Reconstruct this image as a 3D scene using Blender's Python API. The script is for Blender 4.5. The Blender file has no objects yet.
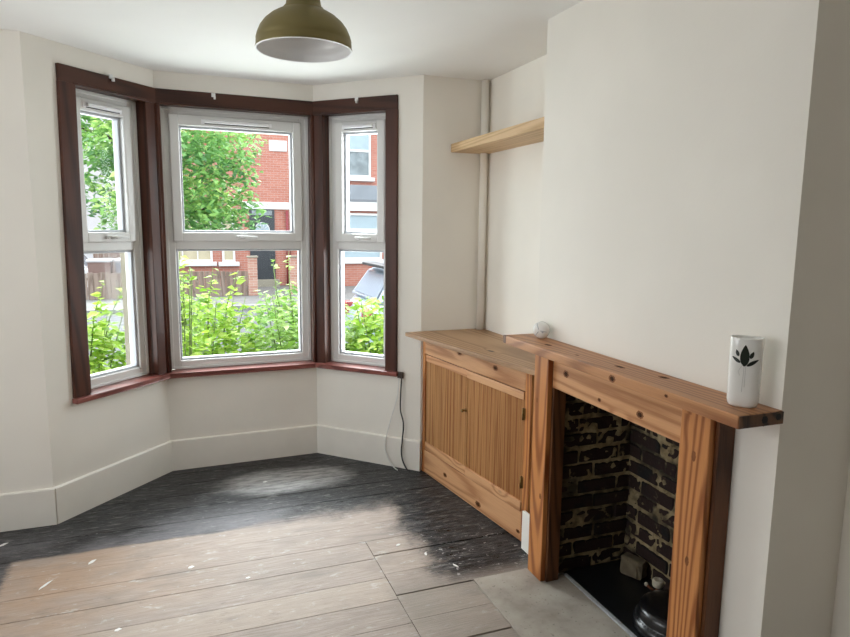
import bpy, bmesh, math, random
from mathutils import Vector, Matrix
random.seed(7)
SC = bpy.context.scene
COL = SC.collection
PI = math.pi

# ------------------------------------------------------------------ node materials
def new_mat(name):
    m = bpy.data.materials.new(name); m.use_nodes = True
    nt = m.node_tree; nt.nodes.clear()
    out = nt.nodes.new('ShaderNodeOutputMaterial')
    b = nt.nodes.new('ShaderNodeBsdfPrincipled')
    nt.links.new(b.outputs[0], out.inputs[0])
    return m, nt, b, out
class N:
    """short hand for building node trees"""
    def __init__(s, nt): s.nt = nt
    def put(s, node, key, v):
        if v is None: return
        if isinstance(v, bpy.types.NodeSocket): s.nt.links.new(v, node.inputs[key])
        else: node.inputs[key].default_value = v
    def coord(s, kind='Object'): return s.nt.nodes.new('ShaderNodeTexCoord').outputs[kind]
    def mapping(s, v, scale=(1, 1, 1), loc=(0, 0, 0), rot=(0, 0, 0)):
        n = s.nt.nodes.new('ShaderNodeMapping'); s.put(n, 0, v)
        n.inputs['Location'].default_value = loc; n.inputs['Scale'].default_value = scale; n.inputs['Rotation'].default_value = rot
        return n.outputs[0]
    def noise(s, v, scale, detail=2, rough=.5, dist=0):
        n = s.nt.nodes.new('ShaderNodeTexNoise'); s.put(n, 'Vector', v)
        n.inputs['Scale'].default_value = scale; n.inputs['Detail'].default_value = detail
        n.inputs['Roughness'].default_value = rough; n.inputs['Distortion'].default_value = dist
        return n.outputs[0]
    def voronoi(s, v, scale, feature='F1'):
        n = s.nt.nodes.new('ShaderNodeTexVoronoi'); s.put(n, 'Vector', v); n.feature = feature
        n.inputs['Scale'].default_value = scale
        return n
    def math(s, op, a, b=None, c=None, clamp=False):
        n = s.nt.nodes.new('ShaderNodeMath'); n.operation = op; n.use_clamp = clamp
        s.put(n, 0, a); s.put(n, 1, b); s.put(n, 2, c)
        return n.outputs[0]
    def vmath(s, op, a, b=None):
        n = s.nt.nodes.new('ShaderNodeVectorMath'); n.operation = op
        s.put(n, 0, a); s.put(n, 1, b)
        return n.outputs[0]
    def step(s, v, lo, hi, a=0., b=1.):
        n = s.nt.nodes.new('ShaderNodeMapRange'); n.interpolation_type = 'SMOOTHSTEP'
        s.put(n, 0, v); s.put(n, 1, lo); s.put(n, 2, hi); s.put(n, 3, a); s.put(n, 4, b)
        return n.outputs[0]
    def ramp(s, v, stops):
        n = s.nt.nodes.new('ShaderNodeValToRGB'); s.put(n, 0, v)
        e = n.color_ramp.elements
        while len(e) < len(stops): e.new(.5)
        for el, (p, c) in zip(e, stops):
            el.position = p; el.color = (*c, 1)
        return n.outputs[0]
    def mix(s, f, a, b, mode='MIX'):
        n = s.nt.nodes.new('ShaderNodeMix'); n.data_type = 'RGBA'; n.blend_type = mode
        s.put(n, 0, f)
        s.put(n, 6, (*a, 1) if isinstance(a, tuple) else a); s.put(n, 7, (*b, 1) if isinstance(b, tuple) else b)
        return n.outputs[2]
    def sep(s, v):
        n = s.nt.nodes.new('ShaderNodeSeparateXYZ'); s.put(n, 0, v); return n.outputs
    def comb(s, x, y, z):
        n = s.nt.nodes.new('ShaderNodeCombineXYZ'); s.put(n, 0, x); s.put(n, 1, y); s.put(n, 2, z); return n.outputs[0]
    def rand(s): return s.nt.nodes.new('ShaderNodeObjectInfo').outputs['Random']
    def attr(s, name):
        n = s.nt.nodes.new('ShaderNodeAttribute'); n.attribute_name = name; return n.outputs['Color']
    def bump(s, h, strength=.3, dist=.002):
        n = s.nt.nodes.new('ShaderNodeBump'); s.put(n, 'Height', h)
        n.inputs['Strength'].default_value = strength; n.inputs['Distance'].default_value = dist
        return n.outputs[0]

def plain(name, col, rough=.5, metal=0., var=.0, scale=20, bump=0., spec=.5, coat=0.):
    m, nt, b, _ = new_mat(name); n = N(nt)
    v = n.coord()
    f = n.noise(v, scale, 3)
    dark = tuple(c*(1-var) for c in col)
    c = n.mix(n.step(f, .3, .7), dark, tuple(col))
    nt.links.new(c, b.inputs['Base Color'])
    b.inputs['Roughness'].default_value = rough; b.inputs['Metallic'].default_value = metal
    b.inputs['Specular IOR Level'].default_value = spec
    b.inputs['Coat Weight'].default_value = coat
    if bump: nt.links.new(n.bump(f, bump), b.inputs['Normal'])
    return m

def plaster(name, col, var=.05):
    m, nt, b, _ = new_mat(name); n = N(nt); v = n.coord()
    big = n.noise(v, 1.7, 3); fine = n.noise(v, 60, 2)
    c = n.mix(n.step(big, .35, .7), tuple(x*(1-var) for x in col), col)
    nt.links.new(c, b.inputs['Base Color'])
    b.inputs['Roughness'].default_value = .75; b.inputs['Specular IOR Level'].default_value = .25
    h = n.math('ADD', n.math('MULTIPLY', big, 1.5), n.math('MULTIPLY', fine, .12))
    nt.links.new(n.bump(h, .25, .01), b.inputs['Normal'])
    return m

def wood(name, dark, light, axis=2, rings=26., stretch=.1, knots=0., rough=.45, freq=3.2, knotcol=(.03, .014, .006), redden=.3, spec=.35, line_w=.46, thin=None):
    """pine: contour lines of a stretched noise make the flame figure, with fibres and knots"""
    m, nt, b, _ = new_mat(name); n = N(nt)
    off = n.math('MULTIPLY', n.rand(), 37.)
    v0 = n.vmath('ADD', n.coord(), n.comb(off, n.math('MULTIPLY', off, .7), n.math('MULTIPLY', off, 1.3)))
    sc = [1, 1, 1]; sc[axis] = stretch
    v = n.mapping(v0, tuple(sc))
    base = n.noise(v, freq, 1.5, .45)
    kn = None
    sk = [1, 1, 1]; sk[axis] = .45
    if thin is not None: sk[thin] = .12
    vk = n.voronoi(n.mapping(v0, tuple(sk)), 6.5)
    kd = vk.outputs['Distance']; kc = n.sep(vk.outputs['Color'])[0]
    pick = n.step(kc, 1-knots, 1-knots+.02) if knots > 0 else 0.
    if knots > 0:
        bulge = n.math('MULTIPLY', n.math('MULTIPLY', n.step(kd, 0., .34, 1, 0), pick), .07)
        base = n.math('ADD', base, bulge)
    line = n.math('SINE', n.math('MULTIPLY', base, rings*6.283))
    line = n.math('POWER', n.math('MULTIPLY_ADD', line, .5, .5), 2.2)
    sf = [60, 60, 60]; sf[axis] = 2.2
    fib = n.noise(n.mapping(v0, tuple(sf)), 3., 3, .6)
    f = n.math('ADD', n.math('MULTIPLY', line, line_w), n.math('MULTIPLY', fib, .62))
    c = n.mix(n.step(f, .18, .95), light, dark)
    tone = n.noise(v, 1.3, 2)
    c = n.mix(n.math('MULTIPLY', n.step(tone, .4, .75), redden), c, (dark[0]*1.25, dark[1]*.95, dark[2]*.8))
    if knots > 0:
        k = n.math('MULTIPLY', n.step(kd, .055, .125, 1, 0), pick)
        c = n.mix(k, c, knotcol)
    nt.links.new(c, b.inputs['Base Color'])
    b.inputs['Roughness'].default_value = rough
    b.inputs['Specular IOR Level'].default_value = spec
    nt.links.new(n.bump(fib, .25, .001), b.inputs['Normal'])
    return m

M = {}
M['wall'] = plaster('wall_paint', (.85, .82, .755))
M['wallrear'] = plaster('rear_wall_paint', (.78, .75, .68))
M['wallback'] = plaster('back_wall_paint', (.36, .33, .29))  # unseen back wall, darkened to cut bounce onto the breast's near side
M['ceiling'] = plaster('ceiling_paint', (.87, .865, .845), .03)
M['gloss'] = plain('white_gloss', (.84, .81, .745), .35, var=.04, scale=6, bump=.05)
M['upvc'] = plain('white_plastic_frame', (.76, .76, .745), .3, var=.02, scale=5)
M['bead'] = plain('window_bead', (.50, .52, .56), .3, var=.03, scale=5)
M['vent'] = plain('vent_plastic', (.90, .90, .92), .35)
M['rubber'] = plain('black_rubber', (.02, .02, .022), .5)
M['stain'] = wood('brown_stained_wood', (.030, .010, .006), (.080, .027, .016), 2, 12, .08, 0, .36, redden=.2, spec=.32)
M['stainx'] = wood('brown_stained_board', (.027, .009, .005), (.070, .024, .013), 0, 12, .08, 0, .38, redden=.2, spec=.3)
M['sill'] = wood('red_brown_sill_wood', (.13, .035, .028), (.24, .075, .06), 0, 8, .08, 0, .28, redden=.3, spec=.55)
M['pineV'] = wood('pine_upright', (.26, .085, .022), (.57, .245, .080), 2, 22, .09, .45, .42, thin=0, line_w=.62)
M['pineH'] = wood('pine_board', (.37, .16, .062), (.62, .335, .16), 1, 22, .07, .70, .42, thin=0, line_w=.5)
M['pineS'] = wood('mantel_pine', (.26, .105, .04), (.52, .26, .115), 1, 22, .07, .50, .42, thin=2, line_w=.5)
M['pineX'] = wood('pine_rail', (.37, .165, .068), (.62, .345, .175), 0, 20, .07, .70, .42, thin=1, line_w=.5)
M['pinedark'] = wood('dark_pine_side', (.05, .018, .007), (.15, .058, .022), 2, 18, .08, .2, .45)  # darker stain with the leg side's shade worked into the colour
M['pinetop'] = wood('worn_pine_top', (.28, .15, .075), (.46, .28, .16), 1, 13, .08, .28, .5, redden=.15, thin=2)
M['pitch'] = wood('pitch_pine_slats', (.29, .12, .038), (.57, .315, .13), 2, 16, .012, .0, .42, freq=13, line_w=.46)
M['oak'] = wood('pale_oak_shelf', (.46, .30, .15), (.66, .47, .27), 1, 16, .04, 0, .5, freq=7, redden=.1)
M['endgrain'] = wood('dark_end_grain', (.018, .009, .005), (.14, .065, .03), 2, 9, .5, .5, .5, freq=9, knotcol=(.006, .004, .003))
M['brass'] = plain('aged_brass', (.30, .20, .08), .4, 1., .3, 60)
M['lampbrass'] = plain('olive_brass', (.215, .175, .065), .45, .4, .08, 5)
M['lampwhite'] = plain('lamp_white_enamel', (.80, .80, .80), .3)
M['ceramic'] = plain('white_ceramic', (.86, .86, .83), .16, var=.02, scale=8, coat=.4)
M['motif'] = plain('dark_green_glaze', (.010, .016, .010), .3)
M['motifgrey'] = plain('pale_grey_glaze', (.50, .50, .48), .3)
M['ballgrey'] = plain('pale_grey_print', (.42, .44, .47), .4)
M['ballback'] = plain('olive_back', (.20, .17, .07), .5)
M['blackgloss'] = plain('black_gloss_enamel', (.005, .005, .006), .24, spec=.6)
M['ashblack'] = plain('sooty_black', (.008, .008, .008), .85, var=.5, scale=30, bump=.4)
M['slate'] = plain('black_slate', (.010, .011, .013), .28, var=.4, scale=12, bump=.1)
M['steel'] = plain('dull_grey_strip', (.42, .43, .45), .45, 0., .25, 40)
M['whitecap'] = plain('grubby_white_cap', (.55, .50, .40), .5, var=.3, scale=60)
M['copper'] = plain('dull_copper', (.18, .07, .035), .5, .7, .4, 60)
M['whitecable'] = plain('white_cable', (.72, .72, .70), .4)
M['greycable'] = plain('black_cable', (.03, .03, .033), .4)
M['flake'] = plain('white_paint_flake', (.82, .82, .80), .6)

# concrete hearth
m, nt, b, _ = new_mat('concrete'); n = N(nt); v = n.coord()
a = n.noise(v, 5, 5, .6); f = n.noise(v, 70, 3); 
c = n.ramp(a, [(.25, (.24, .20, .165)), (.5, (.36, .32, .27)), (.75, (.45, .41, .355))])
c = n.mix(n.step(f, .62, .75), c, (.22, .19, .16))
nt.links.new(c, b.inputs['Base Color']); b.inputs['Roughness'].default_value = .8
nt.links.new(n.bump(n.math('ADD', a, n.math('MULTIPLY', f, .3)), .4, .004), b.inputs['Normal'])
M['concrete'] = m

# floorboards: worn bare pine in the middle, old black varnish round the edges
m, nt, b, _ = new_mat('floorboards'); n = N(nt)
v = n.coord(); xyz = n.sep(v); tone = n.sep(n.attr('tone'))
sh = n.vmath('ADD', v, n.comb(n.math('MULTIPLY', tone[0], 9.), n.math('MULTIPLY', tone[1], 7.), 0.))
vs = n.mapping(sh, (.12, 1, 1))
ringn = n.noise(vs, 7., 2, .5)
line = n.math('MULTIPLY_ADD', n.math('SINE', n.math('MULTIPLY', ringn, 95.)), .5, .5)
fib = n.noise(n.mapping(sh, (2.5, 60, 60)), 2.5, 4, .6)
blot = n.noise(n.mapping(v, (.6, 1, 1)), 2.2, 5, .62)
blot2 = n.noise(n.mapping(v, (.5, 1.2, 1), (5, 3, 1)), 5.5, 5, .6)
g = n.math('ADD', n.math('MULTIPLY', line, .10), n.math('MULTIPLY', fib, .62))
bare = n.ramp(g, [(.15, (.25, .20, .165)), (.4, (.375, .305, .262)), (.65, (.455, .38, .335))])
tint = n.math('MULTIPLY', n.step(xyz[0], -.9, .45, 1., .0), n.step(blot, .35, .62))
bare = n.mix(n.math('MULTIPLY', tint, .6), bare, (.46, .28, .16))
bare = n.mix(n.math('MULTIPLY', n.step(tone[2], .2, 1.), .45), bare, (.50, .41, .33))
bare = n.mix(n.math('MULTIPLY', n.step(blot2, .55, .75), .6), bare, (.235, .21, .19))
chalk = n.math('MULTIPLY', n.step(n.noise(n.mapping(v, (1, 2, 1), (2, 8, 0)), 9, 6, .72), .56, .70), .6)
scr = n.step(n.noise(n.mapping(v, (1.3, 9, 1), (1, 4, 0)), 7, 6, .78), .58, .66)
stn = n.math('MULTIPLY', n.step(n.noise(n.mapping(v, (1, 1.6, 1), (9, 2, 0)), 16, 5, .7), .60, .72), .5)
bare = n.mix(n.math('MULTIPLY', scr, .45), bare, (.17, .135, .11))
bare = n.mix(stn, bare, (.20, .165, .14))
bare = n.mix(chalk, bare, (.60, .58, .56))
bare = n.mix(n.step(n.noise(n.mapping(v, (1, 1, 1), (4, 4, 0)), 42, 3, .7), .70, .75), bare, (.70, .69, .67))
grime = n.math('MULTIPLY', n.step(xyz[0], .74, .86), n.step(xyz[1], 2.62, 2.46))
bare = n.mix(n.math('MULTIPLY', grime, n.step(blot, .25, .65, .2, .6)), bare, (.235, .205, .172))
sm = n.math('MULTIPLY', n.step(n.noise(n.mapping(v, (.8, 1.4, 1), (1, 9, 0)), 3.2, 5, .65), .52, .66), .4)
bare = n.mix(sm, bare, (.27, .225, .19))
# where the varnish lies: beyond the edge of a vanished carpet
wob = n.math('MULTIPLY', n.math('SUBTRACT', n.noise(v, 6, 4, .65), .5), .30)
fine = n.math('MULTIPLY', n.math('SUBTRACT', n.noise(n.mapping(v, (1, 4, 1)), 26, 4, .7), .5), .16)
ex = n.math('SUBTRACT', xyz[0], .99)
ey = n.math('SUBTRACT', xyz[1], 3.335)
d2 = n.math('SUBTRACT', -.80, xyz[0])
exw = n.math('ADD', n.math('MULTIPLY_ADD', ex, 1., 0.), n.math('ADD', n.math('MULTIPLY', wob, .9), fine))
eyw = n.math('ADD', ey, n.math('MULTIPLY', n.math('ADD', wob, fine), n.step(xyz[0], .2, .9, .16, 1.)))
d2w = n.math('ADD', d2, n.math('MULTIPLY', fine, .6))
hard = n.step(n.math('MAXIMUM', eyw, d2w), n.step(xyz[0], .15, .6, -.012, -.10), n.step(xyz[0], .15, .6, .03, .14))
soft = n.math('MULTIPLY', n.step(exw, -.02, .14), n.step(xyz[1], 2.42, 2.6))
black = n.math('MAXIMUM', hard, soft)
scuffn = n.noise(n.mapping(v, (1.2, 5, 1), (3, 1, 0)), 7, 6, .72)
scuff = n.math('MULTIPLY', n.step(scuffn, .47, .66), n.step(n.noise(n.mapping(v, (1, 4.5, 1)), 14, 5, .75), .42, .60))
worn_sheen = n.math('MULTIPLY', n.step(ey, .0, .42, 1., 0.), n.step(xyz[0], .8, .3))  # worn band with the blue-grey window sheen painted in
worn_sheen = n.math('MULTIPLY', worn_sheen, n.step(blot, .36, .6))
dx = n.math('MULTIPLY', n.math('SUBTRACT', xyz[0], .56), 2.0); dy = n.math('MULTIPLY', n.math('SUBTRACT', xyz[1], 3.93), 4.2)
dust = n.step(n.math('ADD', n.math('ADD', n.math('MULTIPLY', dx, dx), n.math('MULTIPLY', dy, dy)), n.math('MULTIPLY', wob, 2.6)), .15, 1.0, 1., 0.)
vb = n.mix(n.step(n.noise(n.mapping(v, (1.2, 5, 1)), 10, 6, .8), .42, .64), (.003, .0035, .004), (.040, .041, .046))
vb = n.mix(n.math('MULTIPLY', scuff, .8), vb, (.26, .25, .24))
vb = n.mix(n.math('MULTIPLY', worn_sheen, .5), vb, (.27, .255, .27))
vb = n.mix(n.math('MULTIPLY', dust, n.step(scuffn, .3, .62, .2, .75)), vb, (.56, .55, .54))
spk = n.math('MAXIMUM', n.step(n.noise(v, 48, 3, .7), .68, .74), n.math('MULTIPLY', n.step(n.noise(n.mapping(v, (1, 1.5, 1)), 24, 4, .75), .60, .66), n.step(xyz[1], 3.1, 2.8)))
vb = n.mix(n.math('MULTIPLY', spk, .8), vb, (.48, .47, .46))
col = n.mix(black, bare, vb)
vn = n.voronoi(n.mapping(v, (1., 1., 0.), (.3, .2, 0)), 3.1)
hole = n.math('MULTIPLY', n.step(vn.outputs['Distance'], .030, .048, 1., 0.), n.step(n.sep(vn.outputs['Color'])[0], .35, .4))
col = n.mix(hole, col, (.03, .022, .018))
nt.links.new(col, b.inputs['Base Color'])
r = n.math('ADD', n.math('ADD', n.step(black, 0., 1., .58, .40), n.math('MULTIPLY', n.math('SUBTRACT', scuffn, .5), n.math('MULTIPLY', black, .8))), n.math('MULTIPLY', n.math('SUBTRACT', blot2, .5), .25))
nt.links.new(r, b.inputs['Roughness']); nt.links.new(n.step(black, 0., 1., .42, .28), b.inputs['Specular IOR Level'])
nt.links.new(n.bump(n.math('ADD', fib, n.math('MULTIPLY', scuffn, 1.2)), .5, .004), b.inputs['Normal'])
M['floor'] = m

# sooty firebricks and mortar
m, nt, b, _ = new_mat('sooty_brick'); n = N(nt); v = n.coord(); t = n.sep(n.attr('tone'))
a = n.noise(v, 22, 5, .65)
c = n.mix(t[0], (.003, .003, .003), (.024, .010, .008))
c = n.mix(n.step(a, .60, .76), c, (.13, .10, .06))
c = n.mix(n.step(n.noise(v, 9, 3), .5, .7), c, (.006, .006, .006))
nt.links.new(c, b.inputs['Base Color']); b.inputs['Roughness'].default_value = .85
nt.links.new(n.bump(a, .8, .01), b.inputs['Normal'])
M['firebrick'] = m
m, nt, b, _ = new_mat('lime_mortar'); n = N(nt); v = n.coord()
a = n.noise(v, 14, 5, .65); z = n.sep(v)[2]
c = n.ramp(a, [(.3, (.08, .058, .03)), (.5, (.31, .24, .13)), (.7, (.46, .38, .23))])
soot = n.math('MULTIPLY', n.step(n.noise(v, 6, 4), .46, .62), .9)
c = n.mix(soot, c, (.012, .011, .01))
nt.links.new(c, b.inputs['Base Color']); b.inputs['Roughness'].default_value = .9
nt.links.new(n.bump(a, .9, .012), b.inputs['Normal'])
M['mortar'] = m

# window glass: clear, casts light straight through
m, nt, b, out = new_mat('window_glass')
nt.nodes.remove(b)
tr = nt.nodes.new('ShaderNodeBsdfTransparent'); tr.inputs[0].default_value = (.96, .98, .975, 1)
gl = nt.nodes.new('ShaderNodeBsdfGlossy'); gl.inputs['Roughness'].default_value = .02
lw = nt.nodes.new('ShaderNodeFresnel'); lw.inputs[0].default_value = 1.13
mx = nt.nodes.new('ShaderNodeMixShader')
nt.links.new(lw.outputs[0], mx.inputs[0]); nt.links.new(tr.outputs[0], mx.inputs[1]); nt.links.new(gl.outputs[0], mx.inputs[2]); nt.links.new(mx.outputs[0], out.inputs[0])
M['glass'] = m

# outdoors
def brickmat(name, c1, c2, mortar, scale=1.):
    m, nt, b, _ = new_mat(name); n = N(nt)
    p = n.sep(n.coord())
    br = nt.nodes.new('ShaderNodeTexBrick')
    nt.links.new(n.comb(n.math('ADD', p[0], p[1]), p[2], 0.), br.inputs['Vector'])
    br.inputs['Scale'].default_value = scale
    br.inputs['Brick Width'].default_value = .225; br.inputs['Row Height'].default_value = .075; br.inputs['Mortar Size'].default_value = .006
    br.inputs['Color1'].default_value = (*c1, 1); br.inputs['Color2'].default_value = (*c2, 1); br.inputs['Mortar'].default_value = (*mortar, 1)
    c = n.mix(n.math('MULTIPLY', n.noise(n.coord(), 2.2, 4), .35), br.outputs[0], (c1[0]*.8, c1[1]*.75, c1[2]*.7))
    nt.links.new(c, b.inputs['Base Color']); b.inputs['Roughness'].default_value = .85
    return m
M['redbrick'] = brickmat('red_brick', (0.381, 0.138, 0.101), (0.454, 0.19, 0.142), (0.421, 0.324, 0.284))
M['pierbrick'] = brickmat('pier_brick', (0.389, 0.186, 0.138), (0.486, 0.292, 0.227), (0.486, 0.429, 0.389))
M['trimwhite'] = plain('white_masonry_paint', (0.64, 0.64, 0.64), .6, var=.05, scale=3)
M['render'] = plain('pale_render', (0.592, 0.608, 0.64), .8, var=.06, scale=1)
M['lead'] = plain('lead_grey', (0.234, 0.257, 0.289), .6, var=.15, scale=3)
M['roofslate'] = plain('grey_roof_slate', (.20, .21, .23), .7, var=.3, scale=5)
M['doorblack'] = plain('black_door_paint', (.030, .035, .042), .35, var=.1, scale=5)
M['doorred'] = plain('red_door_paint', (.22, .03, .04), .4)
M['farglass'] = plain('dark_window_glass', (.22, .26, .28), .12, var=.4, scale=3)
M['blind'] = plain('cream_blind', (0.484, 0.421, 0.296), .8, var=.1, scale=4)
M['netcurtain'] = plain('pale_blue_blind', (0.328, 0.406, 0.452), .7, var=.08, scale=6)
M['fencewood'] = wood('weathered_fence_wood', (0.133, 0.0975, 0.078), (0.281, 0.218, 0.183), 2, 8, .1, .1, .8)
M['asphalt'] = plain('asphalt', (0.0902, 0.0902, 0.0946), .85, var=.25, scale=9, bump=.3)
M['paving'] = plain('paving_slabs', (0.169, 0.161, 0.154), .85, var=.2, scale=6, bump=.2)
M['soil'] = plain('garden_soil', (0.0504, 0.042, 0.0294), .9, var=.5, scale=8, bump=.4)
M['kerb'] = plain('kerb_stone', (0.251, 0.246, 0.234), .8, var=.15, scale=9)
M['stone'] = plain('cream_stone', (.26, .235, .185), .75, var=.08, scale=9, bump=.2)
M['bark'] = plain('grey_bark', (.13, .10, .075), .9, var=.45, scale=14, bump=.8)
M['stemgreen'] = plain('green_stem', (.16, .22, .06), .6, var=.2)
M['carsilver'] = plain('silver_blue_car_paint', (.40, .48, .58), .28, .35, .03, 2, coat=.6)
M['carwhite'] = plain('white_car_paint', (.78, .79, .81), .28, 0., .02, 2, coat=.6)
M['carglass'] = plain('car_glass', (.20, .26, .32), .12)  # blue-grey base colour stands in for reflections in the glass
M['tyre'] = plain('tyre_rubber', (.02, .02, .02), .8)
M['hub'] = plain('wheel_alloy', (.45, .46, .47), .35, .8)
M['taillight'] = plain('red_tail_lamp', (.36, .06, .05), .25)
M['binbrown'] = plain('brown_bin_plastic', (0.211, 0.133, 0.117), .6, var=.1)
M['bingrey'] = plain('grey_bin_plastic', (0.25, 0.242, 0.265), .6, var=.1)
M['binlid'] = plain('pale_bin_lid', (0.48, 0.464, 0.48), .5, var=.08)
def leafmat(name, cols, trans=.35):
    m, nt, b, out = new_mat(name); n = N(nt)
    t = n.sep(n.attr('tone'))
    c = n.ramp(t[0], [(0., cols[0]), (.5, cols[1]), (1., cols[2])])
    c = n.mix(n.math('MULTIPLY', n.step(n.noise(n.coord(), 1.6, 2), .4, .65), .3), c, cols[0])
    nt.links.new(c, b.inputs['Base Color']); b.inputs['Roughness'].default_value = .42
    tl = nt.nodes.new('ShaderNodeBsdfTranslucent'); nt.links.new(c, tl.inputs[0])
    mx = nt.nodes.new('ShaderNodeMixShader'); mx.inputs[0].default_value = trans
    nt.links.new(b.outputs[0], mx.inputs[1]); nt.links.new(tl.outputs[0], mx.inputs[2]); nt.links.new(mx.outputs[0], out.inputs[0])
    return m
M['leafbright'] = leafmat('bright_shrub_leaf', [(0.14, 0.29, 0.0264), (0.368, 0.562, 0.0527), (0.615, 0.72, 0.193)], .45)
M['leafpale'] = leafmat('grey_green_shrub_leaf', [(0.132, 0.281, 0.0527), (0.351, 0.544, 0.105), (0.598, 0.703, 0.334)], .45)
M['leaftree'] = leafmat('street_tree_leaf', [(0.0979, 0.245, 0.0898), (0.277, 0.522, 0.146), (0.652, 0.85, 0.277)])

# ------------------------------------------------------------------ mesh builder
class MB:
    def __init__(s):
        s.bm = bmesh.new(); s.tone = None
    def _add(s, verts, faces, mi=0, smooth=False):
        vs = [s.bm.verts.new(v) for v in verts]; out = []
        for f in faces:
            try:
                fc = s.bm.faces.new([vs[i] for i in f])
            except ValueError: continue
            fc.material_index = mi; fc.smooth = smooth; out.append(fc)
        return vs, out
    def box(s, x0, x1, y0, y1, z0, z1, bev=0., mi=0, rot=None, tone=None):
        v = [Vector((x, y, z)) for x in (x0, x1) for y in (y0, y1) for z in (z0, z1)]
        if rot is not None: v = [rot @ p for p in v]
        f = [(0, 1, 3, 2), (4, 6, 7, 5), (0, 4, 5, 1), (2, 3, 7, 6), (0, 2, 6, 4), (1, 5, 7, 3)]
        vs, fs = s._add(v, f, mi)
        if bev > 0:
            ed = list({e for fc in fs for e in fc.edges})
            r = bmesh.ops.bevel(s.bm, geom=ed, offset=bev, segments=2, profile=.5, affect='EDGES')
            for fc in r['faces']: fc.material_index = mi
            fs = list({fc for fc in fs if fc.is_valid} | set(r['faces']))
        if tone is not None: s.paint(fs, tone)
        return fs
    def paint(s, fs, tone):
        if s.tone is None: s.tone = s.bm.loops.layers.float_color.new('tone')
        for f in fs:
            for l in f.loops: l[s.tone] = (*tone, 1)
    def prism(s, pts, z0, z1, bev=0., mi=0):
        """plan polygon extruded in z"""
        n = len(pts)
        a = sum(pts[i][0]*pts[(i+1) % n][1]-pts[(i+1) % n][0]*pts[i][1] for i in range(n))
        if a < 0: pts = pts[::-1]
        v = [(*p, z0) for p in pts]+[(*p, z1) for p in pts]
        f = [tuple(range(n))[::-1], tuple(range(n, 2*n))]+[(i, (i+1) % n, n+(i+1) % n, n+i) for i in range(n)]
        vs, fs = s._add(v, f, mi)
        if bev > 0:
            ed = list({e for fc in fs for e in fc.edges})
            bmesh.ops.bevel(s.bm, geom=ed, offset=bev, segments=2, profile=.5, affect='EDGES')
        return fs
    def profile(s, prof, p0, p1, mi=0):
        """profile [(out, z)] swept along the straight line p0->p1 (2d); 'out' is to the right of travel"""
        d = (Vector(p1)-Vector(p0)).normalized(); r = Vector((d.y, -d.x))
        v = [(*(Vector(p)+r*o), z) for p in (p0, p1) for o, z in prof]; n = len(prof)
        f = [(i, (i+1) % n, n+(i+1) % n, n+i) for i in range(n)]+[tuple(range(n))[::-1], tuple(range(n, 2*n))]
        return s._add(v, f, mi)
    def lathe(s, prof, seg=48, mi=0, cap0=False, cap1=False, mat=None, smooth=True, sx=1., sy=1.):
        mat = mat or Matrix.Identity(4)
        n = len(prof)
        v = [mat @ Vector((r*math.cos(2*PI*k/seg)*sx, r*math.sin(2*PI*k/seg)*sy, z)) for r, z in prof for k in range(seg)]
        f = [(i*seg+k, i*seg+(k+1) % seg, (i+1)*seg+(k+1) % seg, (i+1)*seg+k) for i in range(n-1) for k in range(seg)]
        if cap0: f.append(tuple(range(seg))[::-1])
        if cap1: f.append(tuple((n-1)*seg+k for k in range(seg)))
        return s._add(v, f, mi, smooth)
    def tube(s, pts, r, seg=10, mi=0, cap=True):
        pts = [Vector(p) for p in pts]; n = len(pts)
        rs = r if isinstance(r, (list, tuple)) else [r]*n
        v = []; up = Vector((.31, .17, .93))
        for i, p in enumerate(pts):
            t = (pts[min(i+1, n-1)]-pts[max(i-1, 0)]).normalized()
            a = t.cross(up)
            if a.length < .05: a = t.cross(Vector((1, 0, 0)))
            a.normalize(); b = t.cross(a)
            v += [p+(a*math.cos(2*PI*k/seg)+b*math.sin(2*PI*k/seg))*rs[i] for k in range(seg)]
        f = [(i*seg+k, i*seg+(k+1) % seg, (i+1)*seg+(k+1) % seg, (i+1)*seg+k) for i in range(n-1) for k in range(seg)]
        if cap: f += [tuple(range(seg))[::-1], tuple((n-1)*seg+k for k in range(seg))]
        vs, fs = s._add(v, f, mi, True)
        bmesh.ops.recalc_face_normals(s.bm, faces=fs)
        return vs, fs
    def leaf(s, p, d, nrm, L, W, tone):
        d = d.normalized(); side = d.cross(nrm).normalized(); up = side.cross(d)
        pts = [p, p+d*L*.35+side*W*.5+up*L*.04, p+d*L*.38-up*L*.05, p+d*L*.35-side*W*.5+up*L*.04, p+d*L-up*L*.12]
        vs, fs = s._add(pts, [(0, 1, 2), (0, 2, 3), (2, 1, 4), (3, 2, 4)])
        s.paint(fs, tone)
    def build(s, name, mats, parent=None, loc=None, rotz=None, smooth=False, weld=False):
        if s.tone is None and False: pass
        if weld: bmesh.ops.remove_doubles(s.bm, verts=s.bm.verts, dist=1e-5)
        me = bpy.data.meshes.new(name); s.bm.to_mesh(me); s.bm.free()
        for mt in (mats if isinstance(mats, (list, tuple)) else [mats]): me.materials.append(mt)
        if smooth:
            for p in me.polygons: p.use_smooth = True
        o = bpy.data.objects.new(name, me); COL.objects.link(o)
        if parent: o.parent = parent
        if loc is not None: o.location = loc
        if rotz is not None: o.rotation_euler = (0, 0, rotz)
        return o

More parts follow.
